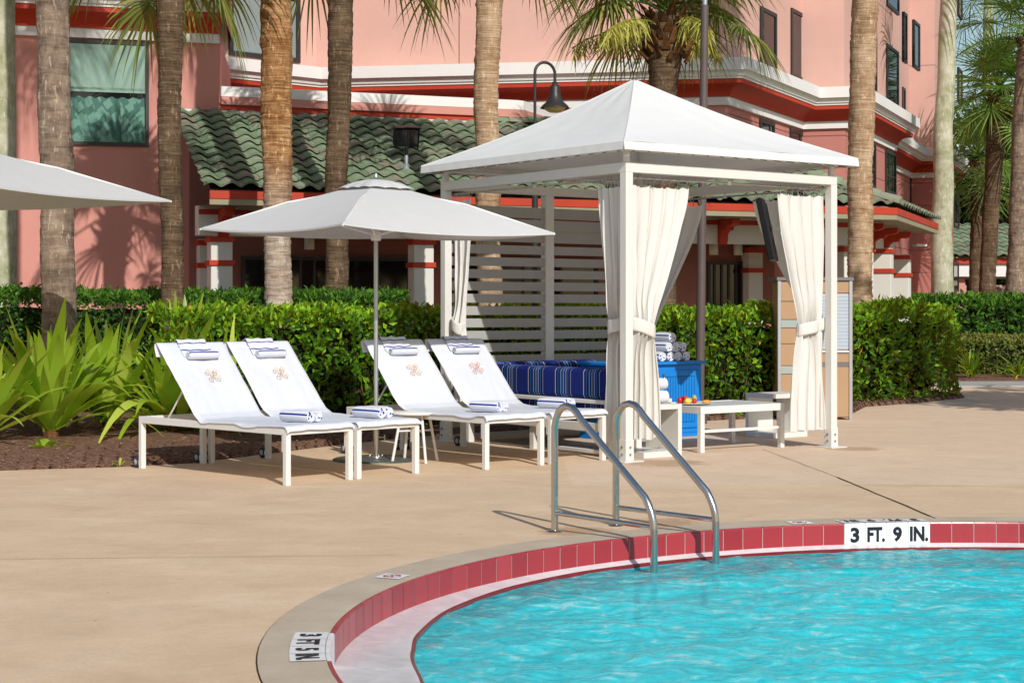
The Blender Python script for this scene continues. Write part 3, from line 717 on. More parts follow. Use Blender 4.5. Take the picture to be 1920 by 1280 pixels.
def trunk_mesh(pts, rad, seed, rough=.02, ringamp=.012, ringf=14.0, seg=26):
    b = MB(); pts = [V(p) for p in pts]; L = sum((q-p).length for p, q in zip(pts, pts[1:])); n = max(30, int(L*22))
    def along(t):
        s = t*(len(pts)-1); i = min(int(s), len(pts)-2); return pts[i].lerp(pts[i+1], s-i), lerp(rad[i], rad[i+1], s-i)
    def fn(u, v):
        c, r = along(v); an = u*2*PI; z = c.z
        wob = N.noise(V((0, seed*3.1, z*.8)))*.03; c = c+V((wob, N.noise(V((4, seed*2.1, z*.9)))*.03, 0))
        k = r+N.noise(V((math.cos(an)*1.5, math.sin(an)*1.5+seed, z*2.2)))*rough+N.noise(V((math.cos(an)*3, math.sin(an)*3+seed, z*ringf)))*ringamp+ringamp*.8*N.noise(V((math.cos(an)*.8, math.sin(an)*.8+seed, z*ringf*2.3)))+ringamp*.7*N.noise(V((math.cos(an)*6, math.sin(an)*6+seed, z*9)))
        return V((c.x+math.cos(an)*k, c.y+math.sin(an)*k, z))
    b.grid(seg, n, fn); return b
def boots(b, top, r, n, seed, h=.75):
    rnd = random.Random(seed)
    for k in range(n):
        an = k*2.39996; z = top.z-h*(1-k/n)*1.0; o = V((top.x+math.cos(an)*r, top.y+math.sin(an)*r, z)); hh = V((math.cos(an), math.sin(an), 0)); s = V((-hh.y, hh.x, 0))
        L = rnd.uniform(.14, .32); d = (hh*rnd.uniform(.35, .8)+Z*.85).normalized(); w2 = rnd.uniform(.03, .055)
        b.add([o-s*w2*1.5, o+s*w2*1.5, o+d*L+s*w2*.5+hh*.02, o+d*L-s*w2*.5+hh*.02, o-s*w2*1.4-hh*.05+Z*.05, o+s*w2*1.4-hh*.05+Z*.05], [(0, 1, 2, 3), (1, 5, 2), (0, 3, 4), (3, 2, 5, 4)])
PG = 'tall palms between the hedges and the hotel'
def palm(pts, rad, barkm, label, seed, crownspec=None, bootn=0, rough=.02, ra=.012, rf=14., frm='frond', name='palm_tree', group=PG, seg=26):
    root = thing(name, label, 'palm tree', pts[0], 0, group)
    b = trunk_mesh(pts, rad, seed, rough, ra, rf, seg); tr = b.build('trunk', M[barkm], root)
    top = V(pts[-1])
    if bootn:
        b = MB(); boots(b, top, rad[-1]*.95, bootn, seed); b.build('boots', M['boot'], tr)
    if crownspec:
        b = MB(); crown(b, top, *crownspec); b.build('crown', M[frm], root)
    return root
def xy(px, Y): return (px-960)/FOC*Y
# foreground row, left to right
palm([(xy(0, 24.6), 24.6, 0), (xy(-2, 24.6), 24.6, 3), (xy(-10, 24.6), 24.6, 14)], [.27, .25, .22], 'bark_smooth', 'pale mossy smooth palm trunk at the picture edge beside the pink wall', 1, (22, 1.3, 1.3, -20, 85, 1, .6), 0, .012, .004, 4)
palm([(xy(112, 20.2), 20.2, 0), (xy(108, 20.2), 20.2, 2.2), (xy(98, 20.2), 20.2, 5.0), (xy(84, 20.2), 20.2, 11.5)], [.215, .2, .19, .2], 'bark_grey', 'thick grey brown palm trunk rising behind the largest strap leaved plant', 2, (34, 1.0, 1.15, -45, 85, 2, .6), 0, .012, .008, 12)
palm([(xy(325, 22.2), 22.2, 0), (xy(325, 22.2), 22.2, 2.0), (xy(318, 22.2), 22.2, 4.3), (xy(318, 22.2), 22.2, 6.6)], [.165, .15, .15, .2], 'bark_brown', 'dark shaded palm trunk with drooping fronds left of the green tiled roof', 3, (34, .8, .95, -34, 85, 3, .62, 44, .6), 40, .014, .012, 18)
palm([(xy(524, 23.2), 23.2, 0), (xy(522, 23.2), 23.2, 2.2), (xy(518, 23.2), 23.2, 4.2), (xy(512, 23.2), 23.2, 11.0)], [.205, .185, .215, .2], 'bark_gold', 'sunlit golden palm trunk rising behind the square parasol', 4, (34, 1.0, 1.15, -40, 85, 4, .6), 0, .012, .02, 22)
palm([(xy(632, 24.3), 24.3, 0), (xy(630, 24.3), 24.3, 3.0), (xy(634, 24.3), 24.3, 4.4), (xy(641, 24.3), 24.3, 7.0)], [.18, .16, .165, .19], 'bark_brown', 'brown palm trunk passing behind the peak of the square parasol', 5, (22, .9, .95, -14, 85, 5, .5, 34, .6), 40, .014, .014, 18)
palm([(xy(920, 24.0), 24.0, 0), (xy(916, 24.0), 24.0, 2.5), (xy(914, 24.0), 24.0, 4.4), (xy(916, 24.0), 24.0, 6.9)], [.18, .175, .175, .2], 'bark_tan', 'palm trunk seen above and through the cabana slat wall', 6, (22, .9, .95, -14, 85, 6, .5, 34, .6), 40, .014, .016, 18)
palm([(xy(1243, 26.0), 26.0, 0), (xy(1245, 26.0), 26.0, 3.2), (xy(1246, 26), 26, 4.6), (xy(1250, 26), 26, 6.0)], [.19, .185, .19, .33], 'bark_brown', 'palm with a full drooping crown right over the cabana peak', 7, (46, 1.2, 1.0, 20, 85, 7, .7, 44, .5), 60, .014, .014, 18)
palm([(xy(1608, 27), 27, 0), (xy(1612, 27), 27, 1.8), (xy(1613, 27), 27, 3.6), (xy(1622, 27), 27, 6), (xy(1626, 27), 27, 9.6)], [.24, .2, .2, .21, .2], 'bark_tan', 'palm trunk rising behind the tan kiosk and the end of the cabana roof', 8, (34, 1.0, 1.2, -40, 85, 8, .6), 0, .014, .018, 18)
palm([(xy(1768, 39.5), 39.5, 0), (xy(1766, 39.5), 39.5, 3.2), (xy(1770, 39.5), 39.5, 5.8), (xy(1785, 39.5), 39.5, 11)], [.27, .25, .22, .17], 'bark_smooth', 'slender smooth pale palm trunk before the far end of the hotel', 9, (22, 1.4, 1.4, -20, 85, 9, .6), 0, .012, .004, 4)
palm([(xy(1851, 46), 46, 0), (xy(1852, 46), 46, 2.5), (xy(1862, 46), 46, 5), (xy(1873, 46), 46, 7.3)], [.26, .22, .22, .3], 'bark_brown', 'leaning palm with a round green crown in the far group by the pavilion', 10, (36, .95, 1.2, -34, 85, 10, .22, 34), 40, .02, .014, 12, 'frond_far')
palm([(xy(1828, 50), 50, 0), (xy(1830, 50), 50, 2.5), (xy(1836, 50), 50, 5.9)], [.2, .19, .22], 'bark_brown', 'thin palm with the lower crown tight behind the leaning palm', 11, (28, 1.0, 1.15, -34, 85, 11, .2, 30), 20, .02, .012, 12, 'frond_far')
palm([(xy(1906, 40.5), 40.5, 0), (xy(1908, 40.5), 40.5, 3), (xy(1918, 40.5), 40.5, 6.3), (xy(1930, 40.5), 40.5, 8.0)], [.3, .24, .22, .26], 'bark_grey', 'grey palm trunk at the picture edge above the far dark hedge', 12, (20, 1.1, 1.1, 0, 85, 12, .35, 30), 20, .016, .012, 12, 'frond_far')
palm([(xy(1850, 60), 60, 0), (xy(1852, 60), 60, 6), (xy(1854, 60), 60, 13)], [.24, .2, .17], 'bark_smooth', 'tallest thin palm trunk against the sky in the far group', 13, (24, 1.3, 1.4, -30, 85, 13, .5, 22), 0, .012, .004, 6, 'frond_far')
# flower stalks in the crown over the cabana
b = MB()
for (az, zz, L) in ((2.9, 5.75, 1.5), (3.6, 5.8, 1.15), (.4, 5.7, .9), (5.2, 5.8, 1.2), (4.1, 5.75, 1.7)):
    o = V((xy(1250, 26), 26, zz)); h = V((math.cos(az), math.sin(az), 0)); pts = [o+h*L*t+Z*(.55*t-.75*t*t) for t in (0, .3, .6, .85, 1)]
    b.tube(pts, .012, 5, caps=False)
    for _ in range(170):
        t = R.uniform(.35, 1); p = o+h*L*t+Z*(.55*t-.75*t*t); q = p+rv()*.14-Z*R.uniform(.05, .4)
        leaf(b, p, q-p, rv(), (q-p).length, .012, 0, (R.random(), 0))
root = [o for o in bpy.data.objects if o.get('label', '').startswith('palm with a full drooping')][0]
b.build('flower_stalks', M['bloom'], root)

def oak(base, h, rad, n, label, seed, trunk_r=.35, mat='oak', group='broad trees far behind the hotel', ls=.3):
    rnd = random.Random(seed); base = V(base); root = thing('broad_tree', label, 'tree', base, 0, group)
    b = MB(); limbs = []
    b.tube([base, base+Z*h*.2+V((.1, 0, 0)), base+Z*h*.42], [trunk_r*1.2, trunk_r*.9, trunk_r*.7], 10, caps=False)
    for k in range(9):
        az = k*2.4; e = base+V((math.cos(az)*rad*.7, math.sin(az)*rad*.6, h*rnd.uniform(.5, .9))); m = base+Z*h*.42
        mid = m.lerp(e, .5)+Z*h*.06+rv()*.3; b.tube([m, mid, e], [trunk_r*.5, trunk_r*.3, trunk_r*.1], 7, caps=False); limbs.append(e); limbs.append(mid)
    b.build('trunk', M['bark_oak'], root)
    b = MB(); cl = []
    for _ in range(46):
        e = limbs[rnd.randrange(len(limbs))]; c = e+V((rnd.gauss(0, rad*.28), rnd.gauss(0, rad*.25), rnd.gauss(0, h*.09))); cl.append((c, rnd.uniform(.5, 1.1)*rad*.26))
    for _ in range(n):
        c, r = cl[rnd.randrange(len(cl))]; v = rv(); p = c+V((v.x, v.y, v.z*.7))*r*rnd.random()**.4
        leaf(b, p, (v+rv()*.8), (v+Z*.5).normalized(), ls*rnd.uniform(.6, 1.3), ls*.55, 0, (clamp(rnd.gauss(.45, .25)), 0))
    b.build('crown', M[mat], root)
oak((17.0, 62, 0), 9.5, 5.0, 9000, 'dark spreading oak behind the far pavilion roof', 1)
oak((23.0, 66, 0), 9.5, 5.0, 7000, 'dark oak beyond the pavilion at the picture edge', 2)
oak((11.8, 18.2, 0), 9.0, 3.2, 5000, 'broad tree outside the frame shading the deck end', 3, .3, group='broad trees by the deck')
for i_, (x_, y_) in enumerate(((-26, -34), (-12, -42), (3, -46), (18, -44), (33, -36), (44, -30), (52, -40))):  # unseen trees added to keep bright horizon sky out of window reflections
    oak((x_, y_, 0), 9.5 if i_ % 2 else 11, 7.5, 3200, ('broad', 'tall', 'wide', 'dense', 'round', 'spreading', 'leafy')[i_]+' tree added unseen behind the pool to block bright sky reflections', 40+i_, .4, 'oak', 'added unseen trees behind the pool', .75)
oak((20.5, 72, 0), 4.5, 3.0, 3500, 'low bushy tree seen through the pavilion opening', 4, .2, 'leaf_dark')

# ------------------------------------------------------------------ hotel
hotel = thing('hotel', 'pink stucco hotel with red and white cornice bands and a green tiled arcade', 'building', (0, 29, 0))
K = 1.05
def v2(x, y): return V((x*K, y*K, 0))
EE = V((.9336, .3584, 0)); MM = V((-.3584, .9336, 0)); E2 = V((.3584, .9336, 0))
E0 = V((-4.9, 25.0, 0)); SE = 12.47; E1 = E0+EE*SE
WB = V((-5.43, 27.74, 0)); wbp = lambda s: WB+EE*s
ZC = 1.46+3.695*K                                     # underside of the cornice on the right hand wings
def offset(path, o):                                  # shift a plan polyline outwards (to the right of travel)
    out = []
    for i, p in enumerate(path):
        ns = []
        if i > 0: d = (path[i]-path[i-1]).normalized(); ns.append(V((d.y, -d.x, 0)))
        if i < len(path)-1: d = (path[i+1]-path[i]).normalized(); ns.append(V((d.y, -d.x, 0)))
        m = sum(ns, V((0, 0, 0))).normalized(); k = 1/max(.35, m.dot(ns[0])); out.append(p+m*o*k)
    return out
def sweep(mb, path, prof, mi=0, sm=False):
    rows = [offset(path, o) for o, z in prof]; n = len(prof)
    for i in range(len(path)-1):
        vs = [rows[j][i]+Z*prof[j][1] for j in range(n)]+[rows[j][i+1]+Z*prof[j][1] for j in range(n)]
        mb.add(vs, [(j, j+1, n+j+1, n+j) for j in range(n-1)], mi, sm)
    for i in (0, len(path)-1): mb.add([rows[j][i]+Z*prof[j][1] for j in range(n)], [tuple(range(n))], mi)
def wallstrip(mb, path, z0, z1, mi=0): sweep(mb, path, [(0, z0), (0, z1)], mi)
CORE = .4
P2 = [v2(-6.9, 28.4), v2(-3.58, 31.3), v2(4.1, 30), v2(6.15, 34.1), v2(7.02, 33.85), v2(9.29, 39.2)]
P2b = [v2(8.55, 39.6), v2(11.45, 46.9), v2(12.1, 46.65), v2(13.97, 51.5), v2(12.4, 52.1)]
wA = offset(P2, -CORE); wA.append(wA[-1]+V((-.95, .42, 0))*K); wB = offset(P2b, -CORE)
W1e = V((math.cos(math.radians(16)), math.sin(math.radians(16)), 0)); W1c = wbp(.616)
w1 = [W1c-W1e*9, W1c, W1c+V((-.5, 4.2, 0))]
w1b = [W1c, wbp(5.99), wbp(5.99)+E2*2.0]
def cornice(path, z, tagn=''):
    b = MB(); sweep(b, path, [(0, z), (.07, z), (.07, z+.155), (0, z+.155)]); 
    b.build('lower_band', M['white_trim'], hotel)
    cove = [(.03, z+.157)]+[(.05+.31*(1-math.cos(a)), z+.165+.2*math.sin(a)) for a in [i*PI/2/8 for i in range(9)]]
    cove = [(.03, z+.157), (.10, z+.157)]+[(.10+.27*(1-math.cos(i*PI/16)), z+.16+.2*math.sin(i*PI/16)) for i in range(9)]+[(.385, z+.365), (.385, z+.372), (.4, z+.372), (.4, z+.452), (0, z+.452)]
    b = MB(); sweep(b, path, cove, 0, False); b.build('red_cove', M['red_trim'], hotel)
    b = MB(); sweep(b, path, [(.0, z+.455), (.42, z+.455), (.42, z+.5), (.45, z+.5), (.47, z+.56), (.52, z+.60), (.55, z+.60), (.55, z+.83), (.2, z+.87), (-.4, z+.87)])
    b.build('cornice_cap', M['white_trim'], hotel)
cornice(wA, ZC); cornice(wB, ZC); cornice([w1[0], W1c-W1e*.02], 5.87)
def up(path): return offset(path, -.02)
b = MB(); wallstrip(b, up(wA)[:-1], ZC+.8, 17); wallstrip(b, up(wB), ZC+.8, 17)
b.add([p+Z*17 for p in (up(wA)[:-1]+[V((-6, 60, 0))])], [tuple(range(len(wA)))])
b.build('upper_wall', M['pink_light'], hotel)
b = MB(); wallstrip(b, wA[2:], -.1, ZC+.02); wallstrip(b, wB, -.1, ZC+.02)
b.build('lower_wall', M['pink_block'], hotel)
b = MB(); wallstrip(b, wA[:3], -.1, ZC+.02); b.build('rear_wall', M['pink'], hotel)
b = MB(); wallstrip(b, w1, -.1, 5.9); wallstrip(b, w1, 6.6, 12)
b.obox(w1[0]+V((0, -.02, .55)), W1e*8.62, V((0, .03, 0)), Z*.03)
b.build('side_wing_wall', M['pink'], hotel)
# ledge over the arcade roof
b = MB(); wallstrip(b, w1b, 4.5, 5.0); sweep(b, w1b, [(.0, 4.86), (.1, 4.86), (.1, 4.99), (.0, 4.99)]); b.build('ledge', M['pink'], hotel)
b = MB(); sweep(b, w1b, [(0, 4.77), (.07, 4.77), (.07, 4.815), (.05, 4.82), (.05, 4.855), (0, 4.855)]); b.build('red_ledge_strip', M['red_trim'], hotel)
b = MB(); sweep(b, w1b, [(0, 5.0), (.06, 5.0), (.06, 5.16), (-.1, 5.19), (-.6, 5.19)]); b.build('ledge_cap', M['white_trim'], hotel)
b = MB(); sweep(b, [wbp(-.3), wbp(6.05)], [(.04, 4.64), (.06, 4.765), (0, 4.766)]); b.build('roof_flashing', M['flash'], hotel)

# arcade roof of S tiles
def tile_roof(mb, A, eu, upv, n, ul, ur, length, pitch=.30, course=.285):
    rows = int(length/course)+1; prof = []
    for i in range(11):
        s = i/10; prof.append((s*pitch, .07*(.5-.5*math.cos(2*PI*(s+.12)))**.75))
    for k in range(rows):
        w0 = k*course-.03; w1_ = min((k+1)*course+.01, length+.05); wm = max(0, k*course)
        a0, a1 = ul(wm), ur(wm); j0 = int(math.floor(a0/pitch)); j1 = int(math.ceil(a1/pitch))
        for j in range(j0, j1):
            uc = (j+.5)*pitch
            if uc < a0-pitch*.3 or uc > a1+pitch*.3: continue
            dz = R.uniform(-.004, .004); du = R.uniform(-.006, .006); dw = R.uniform(-.012, .012)
            lo = []; hi = []; lb = []
            for du_, h in prof:
                base = A+eu*(j*pitch+du_+du)
                lo.append(base+upv*(w0+dw)+n*(h+.082+dz)); hi.append(base+upv*w1_+n*(h+.004)); lb.append(base+upv*(w0+dw)+n*(h+.040+dz))
            m = len(prof)
            mb.add(lo+hi, [(i, i+1, m+i+1, m+i) for i in range(m-1)], 0, True, (j+.5, k+.5))
            mb.add(lb+lo, [(i, i+1, m+i+1, m+i) for i in range(m-1)], 0, False, (j+.5, k+.5))
ZE, SL, RN = 3.27, .53, 2.75
upv = (MM+Z*SL).normalized(); nrm = EE.cross(upv).normalized(); nrm = nrm if nrm.z > 0 else -nrm; slen = RN*math.hypot(1, SL)
HA = 9.36
b = MB(); tile_roof(b, E0+Z*ZE, EE, upv, nrm, lambda w_: .42+.0*w_, lambda w_: SE+(HA-SE)*w_/slen, slen)
Hh = E0+EE*HA+MM*RN+Z*(ZE+SL*RN); E1z = E1+Z*ZE
Eend = E1+E2*5.9; e2n = V((-E2.y, E2.x, 0)); sl2 = (Hh.z-ZE)/((Hh-E1z).dot(e2n)) if (Hh-E1z).dot(e2n) > .1 else .53
up2 = (e2n+Z*sl2).normalized(); n2 = E2.cross(up2); n2 = n2 if n2.z > 0 else -n2; r2 = (Hh-E1z).dot(e2n); sl2len = r2*math.hypot(1, sl2); ah = (Hh-E1z).dot(E2)
tile_roof(b, E1z, E2, up2, n2, lambda w_: ah*w_/sl2len, lambda w_: 5.9, sl2len)
roof = b.build('tiled_roof', M['tile'], hotel)
b = MB()                                              # underlay below the tiles, black so the gaps read as shadow
b.add([E0+Z*(ZE-.01)+EE*.42, E1z-Z*.01, Hh-Z*.03, E0+EE*.42+MM*RN+Z*(ZE+SL*RN-.03)], [(0, 1, 2, 3)]); b.add([E1z-Z*.01, Eend+Z*(ZE-.01), Eend+e2n*r2+Z*(ZE+sl2*r2-.03), Hh-Z*.03], [(0, 1, 2, 3)])
b.build('roof_underlay', M['black'], roof)
b = MB()                                              # half round hip and ridge caps
def caps(p, q):
    d = q-p; L = d.length; d.normalize(); s = d.cross(Z).normalized(); u_ = s.cross(d); k = int(L/.36)
    for i in range(k+1):
        a = p+d*(i*.36-.05); c_ = p+d*min(L, (i+1)*.36+.03); vs = []
        for o, r_ in ((a, .135), (c_, .105)):
            for j in range(9): an = PI*j/8; vs.append(o+s*math.cos(an)*r_+u_*(math.sin(an)*r_*1.0+.03))
        b.add(vs, [(j, j+1, 9+j+1, 9+j) for j in range(8)], 0, True, (i+.5, p.x)); b.add(vs[:9], [tuple(range(9))], 0, False, (i+.5, p.x))
caps(E1z+Z*.03, Hh+Z*.03); caps(E0+EE*5.9+MM*RN+Z*(ZE+SL*RN+.02), Hh+Z*.03)
b.build('ridge_caps', M['tile'], roof)
# eave fascia, soffit, lintel, columns
b = MB(); ev = [E0+EE*.4, E1, Eend]
sweep(b, offset(ev, -.02), [(0, ZE-.15), (.045, ZE-.15), (.045, ZE-.03), (0, ZE-.03)]); b.build('eave_fascia', M['red_trim'], hotel)
b = MB(); sweep(b, offset(ev, -.02), [(.005, ZE-.24), (.03, ZE-.24), (.03, ZE-.152), (.005, ZE-.152)]); 
inn = offset(ev, -.9); fr = offset(ev, -.02)
for i in range(2): b.add([fr[i]+Z*(ZE-.24), fr[i+1]+Z*(ZE-.24), inn[i+1]+Z*(ZE-.2), inn[i]+Z*(ZE-.2)], [(0, 1, 2, 3)])
b.build('eave_soffit', plain('soffit_olive', S(150, 140, 112), .8), hotel)
b = MB(); sweep(b, inn, [(.0, ZE-.34), (.035, ZE-.34), (.035, ZE-.26), (.0, ZE-.26)]); b.build('lintel_strip', M['red_trim'], hotel)
b = MB(); sweep(b, inn, [(-.3, ZE-.66), (.0, ZE-.66), (.02, ZE-.66), (.02, ZE-.345), (-.0, ZE-.2), (-.3, ZE-.2)]); b.build('lintel', M['stone_white'], hotel)
def column(c, wd, ht=ZE-.66, d=EE, wd2=None):
    n_ = V((-d.y, d.x, 0)); wd2 = wd2 or wd; o = c-d*wd/2-n_*wd2/2
    b = MB(); b.obox(o, d*wd, n_*wd2, Z*ht); cobj = b.build('column', M['stone_white'], hotel, bevel=.015)
    for z in (ht-.47, ht-.1):
        b = MB(); b.obox(o-d*.03-n_*.03+Z*z, d*(wd+.06), n_*(wd2+.06), Z*.085)
        b.build('column_band', M['red_trim'], cobj, bevel=.008)
def on(path_p, d, px):                                # point of the line path_p + d*s seen in column px
    k = (px-960)/FOC; s = (k*path_p.y-path_p.x)/(d.x-k*d.y); return path_p+d*s
IN = E0+MM*1.05
for px, wd in ((412, .34), (789, .34)): column(on(IN, EE, px), wd)
column(on(IN, EE, 1605)+MM*.1, .62, ZE-.3, EE, .4)
for px, off_ in ((1656, .55), (1691, .75)): column(on(E1+e2n*off_, E2, px), .34, ZE-.66, E2)
column(on(WB-MM*.18, EE, 388), .3); column(on(WB-MM*.18, EE, 1410), .3)
# corbels
def corbel(p, out, wd=.16, L=.55, H_=.42):
    s = V((-out.y, out.x, 0)); pf = [(0, 0), (0, -H_), (.07, -H_-.02), (.11, -H_+.05), (.12, -.26), (.2, -.2), (.3, -.2), (.34, -.13), (.44, -.13), (L, -.1), (L, 0)]
    b = MB(); b.prism([p+out*x+Z*z-s*wd/2 for x, z in pf], s*wd); b.build('corbel', M['red_trim'], hotel, bevel=.01)
om = -MM
for px in (418, 800, 1352, 1520): corbel(on(inn[0]+Z*0, EE, px)+Z*(ZE-.25), om)
for s_ in (.5, 2.3, 4.1): corbel(inn[1]+E2*s_+Z*(ZE-.25), -e2n, .2)
# arcade back wall and glazing
bw = WB-MM*.05
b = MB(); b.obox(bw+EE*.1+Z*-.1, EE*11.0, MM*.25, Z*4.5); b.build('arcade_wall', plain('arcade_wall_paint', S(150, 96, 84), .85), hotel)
def hitwall(p, d, px):
    return on(V((p.x, p.y, 0)), d, px)
def zat(pt, py): return CAMH-(py-HOR)/FOC*pt.y
def window(p, d, px0, px1, zt, zb, rec=.06, fw=.05, mull=(), rails=(), pane='glass', frame='frame_dark', name='window'):
    """window on the wall line p + d*s between two columns of the picture, z from zb to zt"""
    a = hitwall(p, d, px0); c_ = hitwall(p, d, px1); n_ = V((d.y, -d.x, 0))
    L = (c_-a).length; dd = (c_-a).normalized(); b = MB()
    for (s0, s1, z0, z1) in ((0, L, zt-fw, zt), (0, L, zb, zb+fw), (0, fw, zb+fw, zt-fw), (L-fw, L, zb+fw, zt-fw)):
        b.obox(a+dd*s0+Z*z0-n_*.03, dd*(s1-s0), n_*(.03+rec), Z*(z1-z0))
    for m in mull: b.obox(a+dd*(L*m-fw*.35)+Z*(zb+fw)-n_*.02, dd*fw*.7, n_*(rec+.01), Z*(zt-zb-2*fw))
    for q in rails: b.obox(a+dd*fw+Z*(zb+(zt-zb)*q)-n_*.02, dd*(L-2*fw), n_*(rec+.005), Z*fw*.7)
    f = b.build(name, M[frame], hotel)
    b = MB(); b.obox(a+dd*fw*.6+Z*(zb+fw*.6)+n_*.004, dd*(L-fw*1.2), n_*.012, Z*(zt-zb-fw*1.2)); b.build('pane', M[pane], f)
    return f, a, dd, n_, L
bf = bw
for (x0, x1, mu) in ((452, 770, (.16, .34, .42, .62, .8)), (835, 1120, (.25, .5, .75)), (1325, 1392, (.2, .4, .6, .8))):
    window(bf, EE, x0, x1, 2.35, .2, .05, .06, mu, (.42,))
# wall lamps of the arcade
for px in (580, 1338, 1384):
    p = hitwall(bw-MM*.12, EE, px); b = MB(); z = 2.62
    b.lathe([(.0, z+.2), (.085, z+.2), (.085, z-.15), (.0, z-.15)], p, 18); b.obox(p+Z*(z-.05)-EE*.03, EE*.06, MM*.12, Z*.1); b.build('wall_lamp', M['sconce'], hotel)
# side wing window with blind and printed curtain
fr_, a, dd, n_, L = window(w1[0], W1e, 118, 279, 5.84, 4.13, .05, .055, (), (.53,), 'glass')
b = MB(); b.obox(a+dd*.06+Z*5.0+n_*.02, dd*(L-.12), n_*.015, Z*.78); b.build('blind', M['blind'], fr_)
def cfn(u, v):
    return a+dd*(.07+u*(L-.14))+Z*(4.19+v*.74-.03*(abs(math.sin(u*22))**2)*(v > .9))+n_*(.026+.008*math.sin(u*60+math.sin(u*9)*2))
b = MB(); b.grid(120, 6, cfn); b.build('curtain', M['print'], fr_)
# rear wing windows
UA = up(wA); LA = wA
def seg(path, i): return path[i], (path[i+1]-path[i]).normalized()
p, d = seg(UA, 0); q = hitwall(p, d, 500); window(p, d, 428, 561, 7.6, zat(q, 112), .05, .09, (.82,), (), 'blind_grey')
p, d = seg(UA, 2)
q = hitwall(p, d, 1440); window(p, d, 1424, 1454, zat(q, 20), zat(q, 131), .04, .08)
q = hitwall(p, d, 1495); window(p, d, 1482, 1509, zat(q, 22), zat(q, 150), .04, .08)
p, d = seg(UA, 4)
for x0, x1, y0, y1 in ((1661, 1683, 90, 197), (1634, 1642, 60, 175), (1662, 1684, -60, 20), (1693, 1699, 25, 118), (1712, 1723, 42, 130)):
    q = hitwall(p, d, (x0+x1)/2); window(p, d, x0, x1, zat(q, y0), max(zat(q, y1), ZC+.95), .04, .08)
p, d = seg(LA, 2)
for x0, x1, y0, y1 in ((1423, 1450, 205, 330), (1480, 1506, 228, 345)):
    q = hitwall(p, d, (x0+x1)/2); window(p, d, x0, x1, min(zat(q, y0), ZC-.05), zat(q, y1), .04, .08, (.7,))
p, d = seg(LA, 4)
for x0, x1, y0, y1 in ((1624, 1640, 256, 352), (1659, 1678, 270, 364)):
    q = hitwall(p, d, (x0+x1)/2); window(p, d, x0, x1, min(zat(q, y0), ZC-.05), zat(q, y1), .04, .07, (.35, .7), (.4,))
p, d = seg(up(wB), 0)
for x0, x1, y0, y1 in ((1691, 1696, 165, 215), (1709, 1718, 182, 262), (1712, 1723, 42, 130)):
    q = hitwall(p, d, (x0+x1)/2); window(p, d, x0, x1, zat(q, y0), zat(q, y1), .04, .08)
p, d = seg(up(wB), 2)
for x0, x1, y0, y1 in ((1796, 1803, -20, 34), (1796, 1803, 130, 195)):
    q = hitwall(p, d, (x0+x1)/2); window(p, d, x0, x1, zat(q, y0), zat(q, y1), .04, .08)
p, d = seg(wB, 0)
for x0, x1, y0, y1 in ((1706, 1717, 326, 386), (1708, 1717, 480, 550)):
    q = hitwall(p, d, (x0+x1)/2); window(p, d, x0, x1, zat(q, y0), zat(q, y1), .04, .07)
p, d = seg(wB, 2)
for x0, x1, y0, y1 in ((1788, 1797, 344, 428), (1786, 1796, 490, 546), (1774, 1778, 336, 420)):
    q = hitwall(p, d, (x0+x1)/2); window(p, d, x0, x1, zat(q, y0), zat(q, y1), .04, .07)
# vertical joints on the upper wall
b = MB()
p, d = seg(UA, 1); n_ = V((d.y, -d.x, 0))
for px in (860, 1125, 1312): q = hitwall(p, d, px); b.obox(q+Z*(ZC+.87)+n_*.0, d*.02, n_*.004, Z*7)
b.build('wall_joint', plain('joint_paint', S(150, 100, 86), .9), hotel)
# flood lights under the eave by the columns
for px, py, lab in ((400, 424, 'x'), (1728, 459, 'y')):
    q = on(IN-MM*.45, EE, px) if px < 1000 else on(E1+E2*.0-e2n*-.3, E2, px)
    z = zat(q, py); b = MB(); b.obox(q+Z*(z-.03)-EE*.12, EE*.26, MM*.16, Z*.05); b.build('flood_lamp', M['sconce'], hotel, bevel=.01)

# flood light standing on the tiled roof
q = on(E0+MM*.7, EE, 762); base = V((q.x, q.y, ZE+.7*SL+.06))
fl = thing('flood_light', 'black square flood light on a short pipe on the green roof', 'flood light', base)
b = MB(); b.tube([base-Z*.1, base+Z*.23], .03, 12); b.lathe([(.12, -.06), (.05, .03), (.03, .06)], base, 14); b.build('pipe', M['galv'], fl)
b = MB(); b.tube([base+Z*.23, base+Z*.36], .026, 12); b.build('bracket', M['black'], fl)
hc = base+Z*.52; fx = V((.96, .28, 0)); fy = V((-.27, .93, .25)).normalized(); fz = fx.cross(fy)
b = MB(); b.obox(hc-fx*.2-fy*.07-fz*.14, fx*.4, fy*.17, fz*.29)
for s_ in (-1, 1): b.obox(hc+fx*(.185*s_-.01)-fy*.075-fz*.18, fx*.02, fy*.04, fz*.1)
b.obox(hc-fx*.215-fy*.11+fz*.152, fx*.43, fy*.24, fz*.025); b.build('head', M['black'], fl, bevel=.01)
b = MB(); b.add([hc-fx*.17-fy*.074-fz*.12, hc+fx*.17-fy*.074-fz*.12, hc+fx*.17-fy*.074+fz*.13, hc-fx*.17-fy*.074+fz*.13], [(0, 1, 2, 3)])
for k in range(5): b.tube([hc-fx*(.1-.05*k)-fy*.08-fz*.1, hc-fx*(.1-.05*k)-fy*.08+fz*.11], .004, 5)
b.build('lens', M['glass'], fl)

